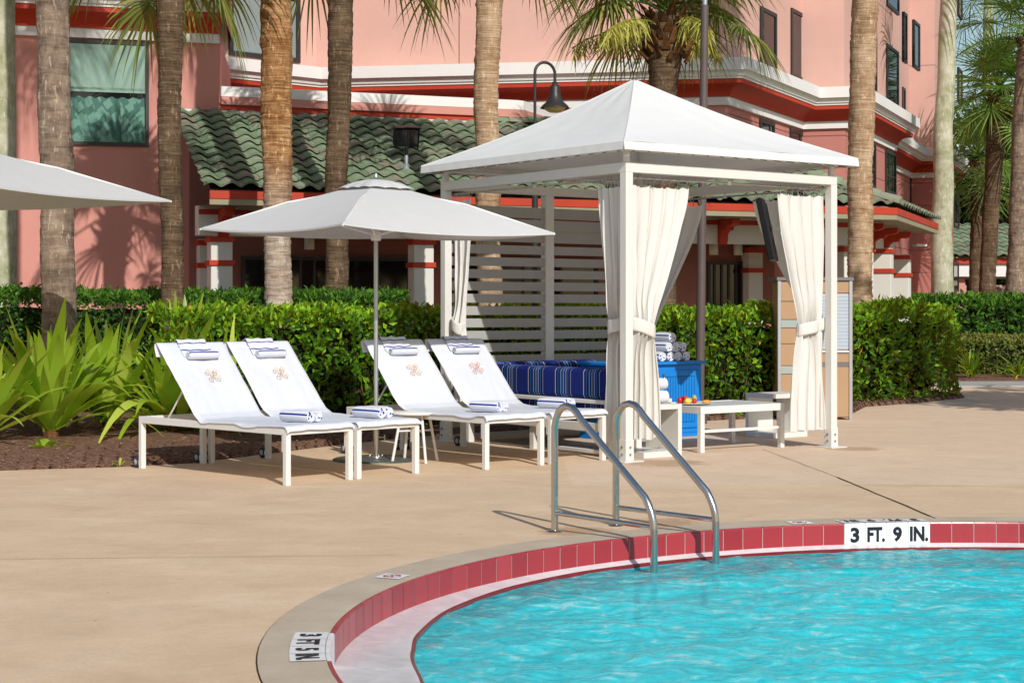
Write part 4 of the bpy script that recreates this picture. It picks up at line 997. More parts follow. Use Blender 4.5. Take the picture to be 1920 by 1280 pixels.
# lamp posts
base = V((xy(1003, 21.3), 21.3, 0)); lp = thing('lamp_post', 'dark hook topped lamp post with a bell shaped lamp behind the cabana', 'lamp post', base)
zt = zat(base, 116); b = MB(); b.tube([base, base+Z*2.0, base+Z*3.0], .04, 12); b.lathe([(.09, 0), (.09, .1), (.05, .2)], base, 14); b.build('post', M['lamp'], lp)
b = MB(); rad_ = .142; zc = zt-rad_; ds = V((.9, .43, 0)).normalized(); cx = base+ds*rad_*1.0
pts = [base+Z*2.98, base+Z*3.6, base+Z*zc]+[cx+Z*zc-ds*math.cos(a_)*rad_+Z*math.sin(a_)*rad_ for a_ in [PI*i/12 for i in range(1, 13)]]+[base+ds*rad_*2+Z*(zc-.12)]
b.tube(pts, .019, 12); hook = b.build('hook', M['lamp'], lp)
lc = base+ds*rad_*2; zl = zc-.10
b = MB(); b.lathe([(.0, zl), (.035, zl), (.035, zl-.03), (.06, zl-.05), (.068, zl-.08), (.07, zl-.15), (.085, zl-.19), (.11, zl-.25), (.165, zl-.30), (.185, zl-.325), (.19, zl-.335), (.17, zl-.33), (.1, zl-.26)], lc, 26); b.build('lamp_shade', M['lamp'], lp)
b = MB(); b.lathe([(.14, zl-.325), (.12, zl-.36), (.07, zl-.385), (.0, zl-.39)], lc, 20); b.build('lamp_glass', M['lens'], lp)
base = V((xy(1311, 21.5), 21.5, 0)); lp = thing('lamp_post', 'tall plain brown pole passing behind the cabana roof', 'pole', base)
tp = V((xy(1322, 21.5), 21.5, 5.6)); b = MB(); b.tube([base, base.lerp(tp, .5), base.lerp(tp, .955)], [.062, .055, .05], 14); b.lathe([(.1, 0), (.1, .12), (.065, .2)], base, 14); b.build('post', M['pole_brown'], lp)
b = MB(); b.tube([base.lerp(tp, .95), tp, tp+Z*.4], .034, 12); b.build('top_pipe', M['galv'], lp)

# far pavilion
pv = thing('pavilion', 'distant pink pavilion with a green tiled roof beyond the palms', 'building', (xy(1850, 58), 58, 0))
b = MB(); o = V((xy(1790, 56), 56, 0))
for (x, y) in ((0, 0), (3.6, 0), (7, 0), (0, 4), (7, 4)): b.obox(o+V((x, y, 0)), V((.35, 0, 0)), V((0, .35, 0)), Z*2.6)
b.build('column', M['pink'], pv)
b = MB(); b.obox(o+V((-.3, -.3, 2.55)), V((8, 0, 0)), V((0, 4.8, 0)), Z*.42); b.build('beam', M['white_trim'], pv)
b = MB(); b.obox(o+V((-.4, -.4, 2.97)), V((8.2, 0, 0)), V((0, 5, 0)), Z*.2); b.build('fascia', M['red_trim'], pv)
b = MB(); tile_roof(b, o+V((-.6, -.6, 3.2)), V((1, 0, 0)), V((0, .88, .47)).normalized(), V((0, -.47, .88)).normalized(), lambda w_: 0, lambda w_: 8.5, 2.4, .32, .33)
b.add([o+V((-.6, -.5, 3.18)), o+V((7.9, -.5, 3.18)), o+V((7.9, 1.6, 4.3)), o+V((-.6, 1.6, 4.3))], [(0, 1, 2, 3)], 0, False, (2.5, 1.5)); b.build('roof', M['tile'], pv)
b = MB(); b.obox(o+V((-2, 9, 0)), V((16, 0, 0)), V((0, .3, 0)), Z*2.4); tag(b.build('garden_wall', M['pink_light'], origin=o+V((-2, 9, 0))), 'pale pink wall seen through the distant pavilion', 'wall')
b = MB(); b.obox(o+V((.6, -1.5, 1.25)), V((1.7, 0, 0)), V((0, .3, 0)), Z*.16); b.obox(o+V((.7, -1.45, .0)), V((.1, 0, 0)), V((0, .2, 0)), Z*1.3); b.obox(o+V((2.1, -1.45, .0)), V((.1, 0, 0)), V((0, .2, 0)), Z*1.3)
tag(b.build('bench_rail', M['white_paint'], origin=o+V((.6, -1.5, 0))), 'white rail above the hedge before the distant pavilion', 'rail')

# brown plank screen behind the strap plants
q0 = V((xy(-30, 19.9), 19.9, 0)); sb = thing('plank_screen', 'low brown plank screen behind the strap leaved plants', 'screen', q0)
b = MB()
for k in range(8): b.obox(q0+V((k*.1, k*.012, .02)), V((.094, .01, 0)), V((-.003, .03, 0)), Z*(.84+.004*(k % 3)))
b.build('planks', M['wood_dark'], sb, bevel=.004)
b = MB(); b.obox(q0+V((-.02, -.02, .86)), V((.85, .1, 0)), V((-.01, .09, 0)), Z*.04); b.build('cap_rail', M['wood_dark'], sb, bevel=.004)

# ------------------------------------------------------------------ parasols
def umbrella(c, corners_dir, half, zc, zp, label, pole=True, tilt=(0, 0)):
    c = V(c); r = thing('parasol', label, 'parasol', V((c.x, c.y, 0)), 0, 'square parasols')
    cs = []
    for k in range(4):
        a = math.radians(corners_dir+90*k); d = V((math.cos(a), math.sin(a), 0))
        cs.append(V((c.x, c.y, 0))+d*half+Z*(zc+tilt[0]*d.x+tilt[1]*d.y))
    ap = V((c.x, c.y, zp))
    b = MB()
    for k in range(4):
        A, B_ = cs[k], cs[(k+1) % 4]
        def fn(u, v, A=A, B_=B_):
            e = A.lerp(B_, u); t = .08+.92*v; p = ap.lerp(e, t)
            sag = 4*u*(1-u)*t; p = p-Z*(.045*sag*t*t)+Z*(.012*math.sin(PI*t))
            mid = (A+B_)/2; inw = (V((c.x, c.y, 0))-V((mid.x, mid.y, 0))).normalized()
            return p+inw*(.07*4*u*(1-u)*t*t)
        b.grid(16, 12, fn)
        b.grid(16, 1, lambda u, v, A=A, B_=B_, fn=fn: fn(u, 1)-Z*(.016*v))
    cano = b.build('canopy', M['umbrella'], r)
    b = MB()
    for k in range(4):
        A, B_ = cs[k], cs[(k+1) % 4]
        def fv(u, v, A=A, B_=B_):
            e = A.lerp(B_, u); p = (ap+Z*.022).lerp(e+Z*.03, .01+.21*v); s_ = abs(math.sin(u*PI*3))
            return p+Z*(.026*math.sin(PI*v*.9)+.004*s_*v)-Z*.006*v*(1-s_)+Z*.004
        b.grid(24, 6, fv)
    b.build('vent', M['umbrella'], cano)
    b = MB(); b.lathe([(.0, zp+.085), (.012, zp+.08), (.017, zp+.06), (.014, zp+.045), (.03, zp+.03)], (c.x, c.y, 0), 12); b.build('finial', M['alu'], r)
    for k in range(4):
        A = cs[k]; b = MB(); b.tube([ap-Z*.05, ap.lerp(A, .5)+Z*.025, A-Z*.015], .011, 8); b.tube([V((c.x, c.y, zc-.05)), ap.lerp(A, .55)-Z*.0], .009, 8); b.build('rib', M['white_paint'], r)
    b = MB(); b.lathe([(.045, zc-.1), (.05, zc-.08), (.05, zc-.02), (.022, zc)], (c.x, c.y, 0), 14); b.build('hub', M['white_paint'], r)
    b = MB(); b.tube([V((c.x, c.y, .3)), V((c.x, c.y, zp))], .021, 16); b.build('pole', M['alu'], r)
    b = MB(); b.lathe([(.0, .028), (.1, .028), (.40, .02), (.42, .012), (.42, .0)], (c.x, c.y, 0), 48); bs = b.build('base_plate', M['disc'], r)
    b = MB(); b.tube([V((c.x, c.y, .02)), V((c.x, c.y, .42))], .029, 16); b.lathe([(.034, .40), (.034, .43), (.022, .435)], (c.x, c.y, 0), 16); b.lathe([(.085, .028), (.085, .04), (.03, .042)], (c.x, c.y, 0), 20)
    b.tube([V((c.x, c.y, .22)), V((c.x+.09, c.y-.02, .22))], .008, 8); b.tube([V((c.x+.085, c.y-.02, .195)), V((c.x+.085, c.y-.02, .245))], .006, 8); b.build('socket_tube', M['steel'], bs)
    b = MB()
    for k in range(4): a = k*PI/2+.5; b.lathe([(.011, .04), (.011, .055), (0, .058)], (c.x+.065*math.cos(a), c.y+.065*math.sin(a), 0), 6)
    b.build('bolt', M['steel'], bs)
umbrella((-1.32, 16.3), -94.8, 1.74, 2.225, 2.70, 'square pale parasol standing between the two pairs of loungers', tilt=(-.028, .02))
umbrella((-5.92, 17.3), 21.2, 2.4, 2.637, 3.22, 'pale parasol of which only one corner reaches into the picture')

# ------------------------------------------------------------------ loungers
LL, LW, LH = 2.2, .72, .48
def profile(t):                                       # towel cover along the lounger: t in 0..1 to (x, z, normal)
    pts = [(-.03, .452), (-.028, .478), (.0, .497), (.3, .494), (.7, .488), (1.05, .488), (1.2, .498), (1.29, .54), (1.37, .62), (1.5, .765), (1.66, .935), (1.82, 1.105), (1.865, 1.15), (1.89, 1.16), (1.905, 1.145), (1.90, 1.1), (1.87, 1.03)]
    ds = [0]
    for a, b_ in zip(pts, pts[1:]): ds.append(ds[-1]+math.dist(a, b_))
    s = t*ds[-1]
    for i in range(len(pts)-1):
        if s <= ds[i+1]+1e-9:
            f = (s-ds[i])/(ds[i+1]-ds[i]); return lerp(pts[i][0], pts[i+1][0], f), lerp(pts[i][1], pts[i+1][1], f)
    return pts[-1]
def make_cover(seed):
    b = MB()
    def fn(u, v):
        x, z = profile(v); y = .008-(LW-.0)*u-.008*(u-.5)
        wr = N.noise(V((x*2.2+y*2.0+seed, y*4.5-x, z*2)))*.016+abs(N.noise(V((x*5+y*4, y*7+seed, z*4))))*.012+N.noise(V((x*11, y*13+seed, z*9)))*.003
        back = smooth((x-1.2)/.15)
        z2 = z+wr*(1-back)*.5; x2 = x-(wr-.004)*back
        e = abs(u-.5)*2
        if e > .93: z2 -= .012*(1-back)*(e-.93)/.07+(1-back)*.02*max(0, math.sin(x*9+seed))*(e-.93)/.07; x2 += .02*back*(e-.93)/.07
        return V((x2, y, z2))
    b.grid(36, 110, fn); return b
def emblem(b):
    dx, dz = .16, .17; d = V((1.66-1.5, 0, .935-.765)).normalized(); nn = V((-d.z, 0, d.x)); c = V((1.575, -LW*.52, .85))+nn*.031
    e1 = V((0, -1, 0)); e2 = d; flat = []
    for k in range(4):
        a0 = PI/4+k*PI/2+.15; pts = []
        for i in range(17):
            t = i/16; r_ = .048*(1-t)**.9+.005; cc = c+(e1*math.cos(a0)+e2*math.sin(a0))*.054; an = a0+PI+t*PI*2.6
            pts.append(cc+(e1*math.cos(an)+e2*math.sin(an))*r_*.62)
        b.tube(pts, [.0036]*12+[.003]*5, 6); b.tube([c, c+(e1*math.cos(a0+.25)+e2*math.sin(a0+.25))*.026, pts[0]], .0036, 5)
def make_lounger():
    r = thing('sun_lounger', 'x', 'sun lounger', (0, 0, 0), 0, 'white sun loungers behind the pool')
    b = MB(); t = .045
    b.box((t, -t, LH-.062), (LL-t, 0, LH)); b.box((t, -LW, LH-.062), (LL-t, -LW+t, LH))
    b.box((0, -LW+t, LH-.062), (t, -t, LH)); b.box((LL-t, -LW+t, LH-.062), (LL, -t, LH))
    b.box((LL*.55, -LW+t, LH-.055), (LL*.55+.04, -t, LH-.015)); b.build('frame', M['white_paint'], r, .005, True)
    for x in (0, LL-.05):
        for y in (-.05, -LW):
            b = MB(); b.box((x, y, .0), (x+.05, y+.05, LH-.001 if x == 0 else LH+.0)); lg = b.build('leg', M['white_paint'], r, .005, True)
            if x == 0:
                b = MB(); b.box((.05, y+.004, LH-.20), (.07, y+.046, LH-.064)); b.build('gusset', M['white_paint'], lg, .003, True)
            else:
                b = MB(); Mx = Matrix.Rotation(PI/2, 3, 'X')
                yy = y+.025+(.045 if y > -.1 else -.045)*-1
                b.lathe([(.0, -.018), (.03, -.018), (.045, -.016), (.054, -.01), (.054, .01), (.045, .016), (.03, .018), (.0, .018)], (x+.115, y+.025, .056), 22, 0, True, Mx); wh = b.build('wheel', M['rubber'], r, 0, True)
                b = MB(); b.lathe([(.0, -.021), (.012, -.021), (.014, -.0185), (.026, -.0185), (.028, -.017), (.028, .017), (.026, .0185), (.014, .0185), (.012, .021), (0, .021)], (x+.115, y+.025, .056), 18, 0, True, Mx); b.build('hub', M['hub'], wh, 0, True)
                b = MB(); b.box((x+.045, y+.01, .035), (x+.095, y+.04, .075)); b.build('wheel_bracket', M['white_paint'], wh, .003, True)
    b = MB()
    for y in (-.06, -LW+.06): b.tube([V((1.25, y, LH-.01)), V((1.30, y, .52)), V((1.5, y, .745)), V((1.85, y, 1.115))], .013, 8)
    b.tube([V((1.85, -.06, 1.115)), V((1.85, -LW+.06, 1.115))], .013, 8); b.build('backrest_frame', M['white_paint'], r, 0, True)
    b = MB()
    for y in (-.075, -LW+.075): b.tube([V((1.55, y, .785)), V((1.86, y, LH-.04))], .009, 8)
    b.tube([V((1.86, -.04, LH-.045)), V((1.86, -LW+.04, LH-.045))], .012, 8); b.build('support_bar', M['cream_paint'], r, 0, True)
    b = MB()
    b.grid(10, 30, lambda u, v: V((.03+v*1.22, -.03-u*(LW-.06), LH-.005-.05*math.sin(PI*u)*(.4+.6*abs(math.sin(v*PI*3))))))
    b.grid(10, 16, lambda u, v: V((1.27+v*.57, -.07-u*(LW-.14), .49+v*.615-.02*math.sin(PI*u)))); b.build('sling', M['sling'], r, 0, True)
    cv = make_cover(3).build('towel_cover', M['terry'], r, 0, True)
    b = MB(); emblem(b); b.build('emblem', M['emblem'], cv, 0, True)
    return r
d1 = V((-.7116, .7026, 0)); d2 = V((-.65, .76, 0)).normalized()
def right(d): return V((d.y, -d.x, 0))
lg0 = make_lounger()
A1 = V((-1.866, 13.89, 0)); A3 = V((-.2425, 15.28, 0))
spots = [(A1, d1, 'white sun lounger at the end of the row beside the strap leaved plants'),
         (A1+right(d1)*.765, d1, 'white sun lounger whose foot stands just left of the parasol pole'),
         (A3, d2, 'white sun lounger whose backrest overlaps the parasol pole'),
         (A3+right(d2)*.80, d2, 'white sun lounger next to the navy striped sofa')]
LG = []
for i, (p, d, lab) in enumerate(spots):
    o = lg0 if i == 0 else copy_tree(lg0)
    o.location = p; o.rotation_euler = (0, 0, math.atan2(d.y, d.x)); o['label'] = lab; LG.append((o, p, d))
# coral emblem on the two by the cabana
for o, p, d in LG[2:]:
    for ch in o.children:
        for g in ch.children:
            if g.name.startswith('emblem') and o is LG[3][0]:
                g.data = g.data.copy(); g.data.materials[0] = M['emblem_red']
# covers with other folds
for k, (o, p, d) in enumerate(LG[1:]):
    for ch in o.children:
        if ch.name.startswith('towel_cover'):
            t_ = make_cover(11+k*7).build('towel_cover', M['terry'], None, 0, True); ch.data = t_.data; bpy.data.objects.remove(t_)

# towels -------------------------------------------------------------
def roll(b, c, ax, L, r, flat=.92, seg=22, turns=True, mi=0, me=1, us=3.0):
    c = V(c); ax = V(ax).normalized(); s = ax.cross(Z).normalized(); vs = []; uvs = []; ns = 8
    for i in range(ns+1):
        f = i/ns; e = min(f, 1-f); rr_ = r*(1-.10*max(0, 1-e*9)**2); x = (f-.5)*L
        for k in range(seg+1):
            an = 2*PI*k/seg; kk = rr_*(1+.03*math.sin(3*an+i*.4))
            vs.append(c+ax*x+s*math.cos(an)*kk+Z*math.sin(an)*kk*flat); uvs.append((f, us*k/seg+.1*us))
    w_ = seg+1
    b.add(vs, [(i*w_+k, i*w_+k+1, (i+1)*w_+k+1, (i+1)*w_+k) for i in range(ns) for k in range(seg)], mi, True, uvs)
    for sg in (-1, 1):                                # spiral ends
        ring_ = []
        for q, inn_ in ((.9, .0), (.72, .007), (.6, -.004), (.42, .006), (.25, -.005), (.02, .003)):
            for k in range(seg): an = 2*PI*k/seg; ring_.append(c+ax*sg*(L/2+inn_)+s*math.cos(an)*r*q+Z*math.sin(an)*r*q*flat)
        b.add(ring_, [(i*seg+k, i*seg+(k+1) % seg, (i+1)*seg+(k+1) % seg, (i+1)*seg+k) for i in range(5) for k in range(seg)], me, True)
TW = [M['towel'], M['towel_end']]
def foot_towel(pos, ax, label):
    b = MB(); ax = V(ax).normalized(); s = ax.cross(Z).normalized(); r = .058
    for k in (-1, 1): roll(b, pos+s*k*r*.93+Z*(r*.95), ax, .31+.02*k, r)
    tag(b.build('rolled_towel', TW, origin=pos), label, 'towel', 'striped towels on the loungers')
names = ('end lounger beside the strap plants', 'second lounger from the strap plants', 'lounger behind the parasol pole', 'lounger next to the striped sofa')
for k, (o, p, d) in enumerate(LG):
    s = right(d); pos = p+d*(.33, .30, .42, .40)[k]+s*(.42, .44, .40, .44)[k]+Z*.492
    ax = -d+s*(.12, .05, .22, .16)[k]
    foot_towel(pos, ax, 'blue striped rolled towel at the foot of the '+names[k])
    # towel hung over the top of the backrest
    x0 = (.14, .15, .13, .14)[k]; wd = .33; b = MB(); bd = V((.685, 0, .728)); bn = V((-.728, 0, .685))
    def W(x, y, z, p=p, d=d, s=s): return p+d*x+s*y+Z*z
    def fh(u, v):
        y = x0+.03+u*wd; sld = .012*math.sin(v*5+u*2)
        if v < .2: q = V((1.90, 0, 1.06+v*.5)); 
        else:
            t = (v-.2)/.8; q = V((1.885, 0, 1.172))-bd*(t*.20)
        q = q+bn*(.012+.012*math.sin(min(1, v*1.3)*PI)+.005*math.sin(u*14+v*9))
        if v < .2: q = V((1.918+.004*math.sin(u*9), 0, 1.08+v*.5))
        return W(q.x, y+sld+(.02 if v > .5 else 0)*v, q.z)
    b.grid(20, 24, fh, 0)
    for f in range(len(b.uv)): b.uv[f] = [(uu, vv*3.2+.2) for uu, vv in b.uv[f]]
    q = V((1.885, 0, 1.172))-bd*.215+bn*.04
    for j, (dq, rr_) in enumerate(((0, .038),)):
        qq = q-bd*dq; roll(b, W(qq.x, x0+.06+wd/2, qq.z), s, wd*.96, rr_, 1.0, 18, us=2.0)
    tag(b.build('draped_towel', TW, origin=W(1.85, x0+wd/2, 1.1)), 'blue striped towel draped over the backrest of the '+names[k], 'towel', 'towels over the backrests')

# round side table between the pairs
tc_ = V((-.93, 16.1, 0)); st = thing('side_table', 'round white side table with splayed legs between the lounger pairs', 'side table', tc_)
b = MB(); b.lathe([(.0, .485), (.25, .485), (.265, .48), (.265, .465), (.25, .455), (.0, .455)], tc_, 40); b.build('table_top', M['white_paint'], st)
for k in range(4):
    a = .5+k*PI/2; dv = V((math.cos(a), math.sin(a), 0)); b = MB(); b.tube([tc_+dv*.15+Z*.455, tc_+dv*.24], .014, 10); b.build('leg', M['white_paint'], st)
b = MB(); b.tube([tc_+V((math.cos(.5), math.sin(.5), 0))*.19+Z*.3, tc_-V((math.cos(.5), math.sin(.5), 0))*.19+Z*.3], .009, 8); b.tube([tc_+V((math.cos(2.07), math.sin(2.07), 0))*.19+Z*.3, tc_-V((math.cos(2.07), math.sin(2.07), 0))*.19+Z*.3], .009, 8); b.build('stretcher', M['white_paint'], st)

# ------------------------------------------------------------------ cabana
CF = V((1.10, 16.14, 0)); U = V((.807, .5906, 0)); VV = V((-.5906, .807, 0)); LU, LV = 2.83, 3.1
def C(a, b_, z=0.0): return CF+U*a+VV*b_+Z*z
cab = thing('cabana', 'white square cabana with a peaked fabric roof and slatted back wall', 'cabana', CF)
ZT = 2.87; pw = .09
cor = {'f': (0, 0), 'r': (LU, 0), 'b': (LU, LV), 'l': (0, LV)}
for k, (a, b_) in cor.items():
    b = MB(); b.obox(C(a-pw/2, b_-pw/2), U*pw, VV*pw, Z*(ZT-.095)); po = b.build('post', M['cream_paint'], cab, .004)
    b = MB(); b.obox(C(a-.12, b_-.12), U*.24, VV*.24, Z*.012); b.obox(C(a-pw/2-.006, b_-pw/2-.006, .012), U*(pw+.012), VV*(pw+.012), Z*.2); b.build('base_plate', M['cream_paint'], po, .003)
    b = MB()
    for (x, y, z) in ((-pw/2-.008, 0, .07), (-pw/2-.008, 0, .14)): b.tube([C(a+x, b_, z), C(a+x-.012, b_, z)], .012, 8)
    for z in (.07, .14): b.tube([C(a, b_-pw/2-.006, z), C(a, b_-pw/2-.016, z)], .012, 8)
    b.build('bolt', M['steel'], po)
    b = MB(); b.tube([C(a, b_, ZT), C(a, b_, ZT+.2)], .035, 12); b.build('roof_stub', M['cream_paint'], po)
for p, q in (((0, 0), (LU, 0)), ((0, 0), (0, LV)), ((LU, 0), (LU, LV)), ((0, LV), (LU, LV))):
    b = MB(); A_, B_ = C(*p), C(*q); d_ = (B_-A_).normalized(); e = pw/2 if abs(d_.dot(U)) > .5 else -pw/2
    b.beam(A_-d_*e+Z*(ZT-.0475), B_+d_*e+Z*(ZT-.0475), pw, .095); b.build('beam', M['cream_paint'], cab, .004)
b = MB(); b.obox(C(LU/2-.06, LV-.05, 0), U*.12, VV*.1, Z*(ZT-.095)); b.build('middle_post', M['cream_paint'], cab, .004)
slm = MB()
for k in range(19):
    z = .15+k*.1385
    if z+.1 > 2.7: break
    for a0, a1 in ((.045, LU/2-.062), (LU/2+.062, LU-.045)): slm.obox(C(a0, LV-.02, z), U*(a1-a0), VV*.022, Z*(.1 if k < 15 else .125))
slm.build('slat_wall', M['grey_slat'], cab, .003)
# fabric roof
OV = .2; zE = 3.05; zP = 3.95; ctr = C(LU/2, LV/2)
ccs = [C(-OV, -OV), C(LU+OV, -OV), C(LU+OV, LV+OV), C(-OV, LV+OV)]
b = MB(); apx = V((ctr.x, ctr.y, zP))
for k in range(4):
    A_, B_ = ccs[k]+Z*zE, ccs[(k+1) % 4]+Z*zE
    def fc(u, v, A_=A_, B_=B_, k=k):
        e = A_.lerp(B_, u); p = apx.lerp(e, .012+.988*v); w_ = 4*u*(1-u)
        return p-Z*(.05*w_*v*math.sin(PI*v))-Z*.05*math.sin(PI*v)+Z*.025*math.exp(-((u-.5)**2)/.002)*0+Z*N.noise(V((u*7, v*5, k*3)))*.008
    b.grid(28, 22, fc)
    def fval(u, v, A_=A_, B_=B_):
        e = A_.lerp(B_, u); d_ = (B_-A_).normalized(); n_ = V((d_.y, -d_.x, 0)); 
        return e-Z*.078*v+n_*(.010*v+.0015*math.sin(u*90)*v)
    b.grid(120, 4, fval)
cano = b.build('canopy', M['canopy'], cab)
b = MB()
for k in range(4): b.tube([(apx.lerp(ccs[k]+Z*zE, .012+.988*v)-Z*.05*math.sin(PI*v)) for v in [i/14 for i in range(15)]], .006, 6)
b.build('canopy_seam', M['canopy'], cano)
b = MB()
for k in range(4): b.tube([ccs[k].lerp(ctr, .06)+Z*(zE-.03), apx-Z*.12], .016, 8)
for k in range(4):
    A_, B_ = ccs[k].lerp(ctr, .09)+Z*(zE-.06), ccs[(k+1) % 4].lerp(ctr, .09)+Z*(zE-.06); b.tube([A_, B_], .016, 8)
b.build('roof_frame', M['cream_paint'], cab)
# lacing that ties the cloth to the frame
b = MB()
for k in range(4):
    for i in range(16):
        f = (i+.5)/16; e = ccs[k].lerp(ccs[(k+1) % 4], f); q = e.lerp(ctr, .085)+Z*(zE-.06); g = e.lerp(ctr, .02)+Z*(zE-.085); b.tube([g, q+V((.03, .03, 0))], .0035, 4, caps=False)
b.build('lacing', M['rubber'], cab)
# curtain rods with rings
RZ = 2.735
rods = [(C(.05, .07), C(LU-.05, .07)), (C(.07, .05), C(.07, LV-.05)), (C(LU-.07, .05), C(LU-.07, LV-.05))]
for p, q in rods:
    b = MB(); b.tube([p+Z*RZ, q+Z*RZ], .011, 8); rd = b.build('curtain_rod', M['steel'], cab)
    m = p.lerp(q, .5); b = MB(); b.tube([m+Z*RZ, m+Z*(ZT-.09)], .008, 6); b.box(tuple(m+V((-.02, -.02, RZ-.02))), tuple(m+V((.02, .02, RZ+.02)))); b.build('rod_bracket', M['steel'], rd)

def ringpts(c, t, r): 
    s = V((-t.y, t.x, 0)); return [c+s*math.cos(a)*r+Z*math.sin(a)*r for a in [2*PI*i/10 for i in range(11)]]
def curtain(o, d, w_top, z_tie, tie_c, tie_w, z_bot, bot_c, bot_w, nf, label, seed, a0=.05, amp=.022, ztop=2.665, hug=.0):
    """o corner on the rod line, d along the rod away from the post"""
    d = V(d).normalized(); n_ = V((-d.y, d.x, 0)); rnd = random.Random(seed)
    r = thing('curtain', label, 'curtain', V((o.x, o.y, 0)), 0, 'tied white cabana curtains')
    phs = [rnd.uniform(-.5, .5) for _ in range(40)]
    def state(z):
        if z >= z_tie: t = clamp((ztop-z)/(ztop-z_tie)); e = smooth(t)*.35+t**1.35*.65; c_ = lerp(a0+w_top/2, tie_c, e); w_ = lerp(w_top, tie_w, e); am = lerp(amp, .045, t**2)
        else: t = clamp((z_tie-z)/(z_tie-z_bot)); e = 1-(1-t)**2.2; c_ = lerp(tie_c, bot_c, e); w_ = lerp(tie_w, bot_w, e); am = lerp(.045, amp*1.35, smooth(t*1.5))
        return c_, w_, am, t
    def fn(u, v):
        z = lerp(ztop, z_bot, v); c_, w_, am, t = state(z)
        x = (u-.5)*w_; f = u*nf; i = int(min(f, nf-1)); ph = phs[i % 40]
        puff = math.exp(-((z-z_tie)/.16)**2)
        wave = math.sin(2*PI*f+.6*math.sin(v*4+seed))+.3*math.sin(2*PI*f*2.3+ph*6+v*2.5)*(.25+math.exp(-abs(z-z_tie)*2.5))
        off = am*wave*(.75+.5*abs(ph))+(.05*puff*(1-(2*u-1)**2))*-1
        off += .012*N.noise(V((u*6+seed, v*7, 1)))
        xx = c_+x+.012*math.sin(2*PI*f*2+ph)*(1-puff)+.02*N.noise(V((u*3, v*3+seed, 5)))*smooth(v*5)
        hem = .02*N.noise(V((u*5, seed, 2))) if v > .97 else 0
        drop = -.02*abs(math.sin(PI*u*9)) if v < .01 else 0
        return o+d*xx+n_*off+Z*(z+hem+drop)
    b = MB(); b.grid(nf*22, 80, fn); b.build('cloth', M['curtain'], r)
    b = MB()                                          # tie band
    def band(u, v):
        an = u*2*PI; cx_, w_, am, t = state(z_tie); k = 1+.03*math.sin(v*PI)
        return o+d*(cx_+math.cos(an)*(w_/2+.006)*k)+n_*(math.sin(an)*(.072)*k-.02)+Z*(z_tie+(.5-v)*.13-.035*math.cos(an)+.008*math.sin(an*2))
    b.grid(36, 6, band); b.build('tie_band', M['curtain'], r, solid=.008)
    for i in range(8):
        b = MB(); f = (i+.5)/8; b.tube(ringpts(o+d*(a0+w_top*f)+Z*(RZ-.012), d, .024), .0035, 5, caps=False); p = o+d*(a0+w_top*f)+Z*(RZ-.04); b.tube([p+Z*.004, p-Z*.05+n_*.01], .003, 4, caps=False); b.build('ring', M['steel'], r)
    return r
curtain(C(0, .07), U, .84, 1.28, .245, .28,   .20, .26, .44, 5, 'white curtain tied at the front post facing the pool', 1, .04, .034)
curtain(C(.07, 0), VV, .46, 1.30, .24, .22, .16, .25, .36, 4, 'narrow white curtain tied at the front post over the lounger end', 2, .05, .024)
curtain(C(LU, .07), -U, .68, 1.27, .26, .27, .19, .29, .52, 4, 'white curtain tied at the post nearest the tan kiosk, facing the pool', 3, .05, .032)
curtain(C(LU-.07, 0), VV, 1.06, 1.27, .16, .18, .22, .2, .3, 5, 'white curtain hanging behind the television', 4, .06, .024)
curtain(C(LU-.07, LV), -VV, 1.1, 1.22, .2, .22, .2, .22, .34, 5, 'shaded cream curtain at the back post above the towel cabinet', 5, .1, .022)
curtain(C(.07, LV), -VV, .36, 1.28, .17, .15, .3, .2, .3, 3, 'slim white curtain tied at the post over the lounger backrests', 6, .03, .028)

# television on its arm
tvc = P(1439, 433, 17.75); w_ = V((.20, .98, 0)).normalized(); tl = V((.20, -.03, -.98)).normalized(); tn = w_.cross(tl).normalized()
tv = thing('television', 'black flat television tilted on a white arm inside the cabana', 'television', tvc-Z*.3)
b = MB(); b.obox(tvc-w_*.46-tl*.32-tn*.035, w_*.92, tl*.64, tn*.07); b.build('casing', M['black'], tv, .012)
sgn = 1 if tn.x < 0 else -1
b = MB(); s0 = tvc-w_*.43-tl*.29+tn*sgn*.0365; b.add([s0, s0+w_*.86, s0+w_*.86+tl*.56, s0+tl*.56], [(0, 1, 2, 3)]); b.build('screen', M['glass'], tv)
b = MB(); pe = C(LU-.06, .12, tvc.z+.02); b.beam(tvc-tn*sgn*.04+Z*.02, pe, .05, .05); b.obox(pe-U*.03-VV*.04-Z*.13, U*.04, VV*.08, Z*.28); b.build('wall_arm', M['white_paint'], tv, .004)

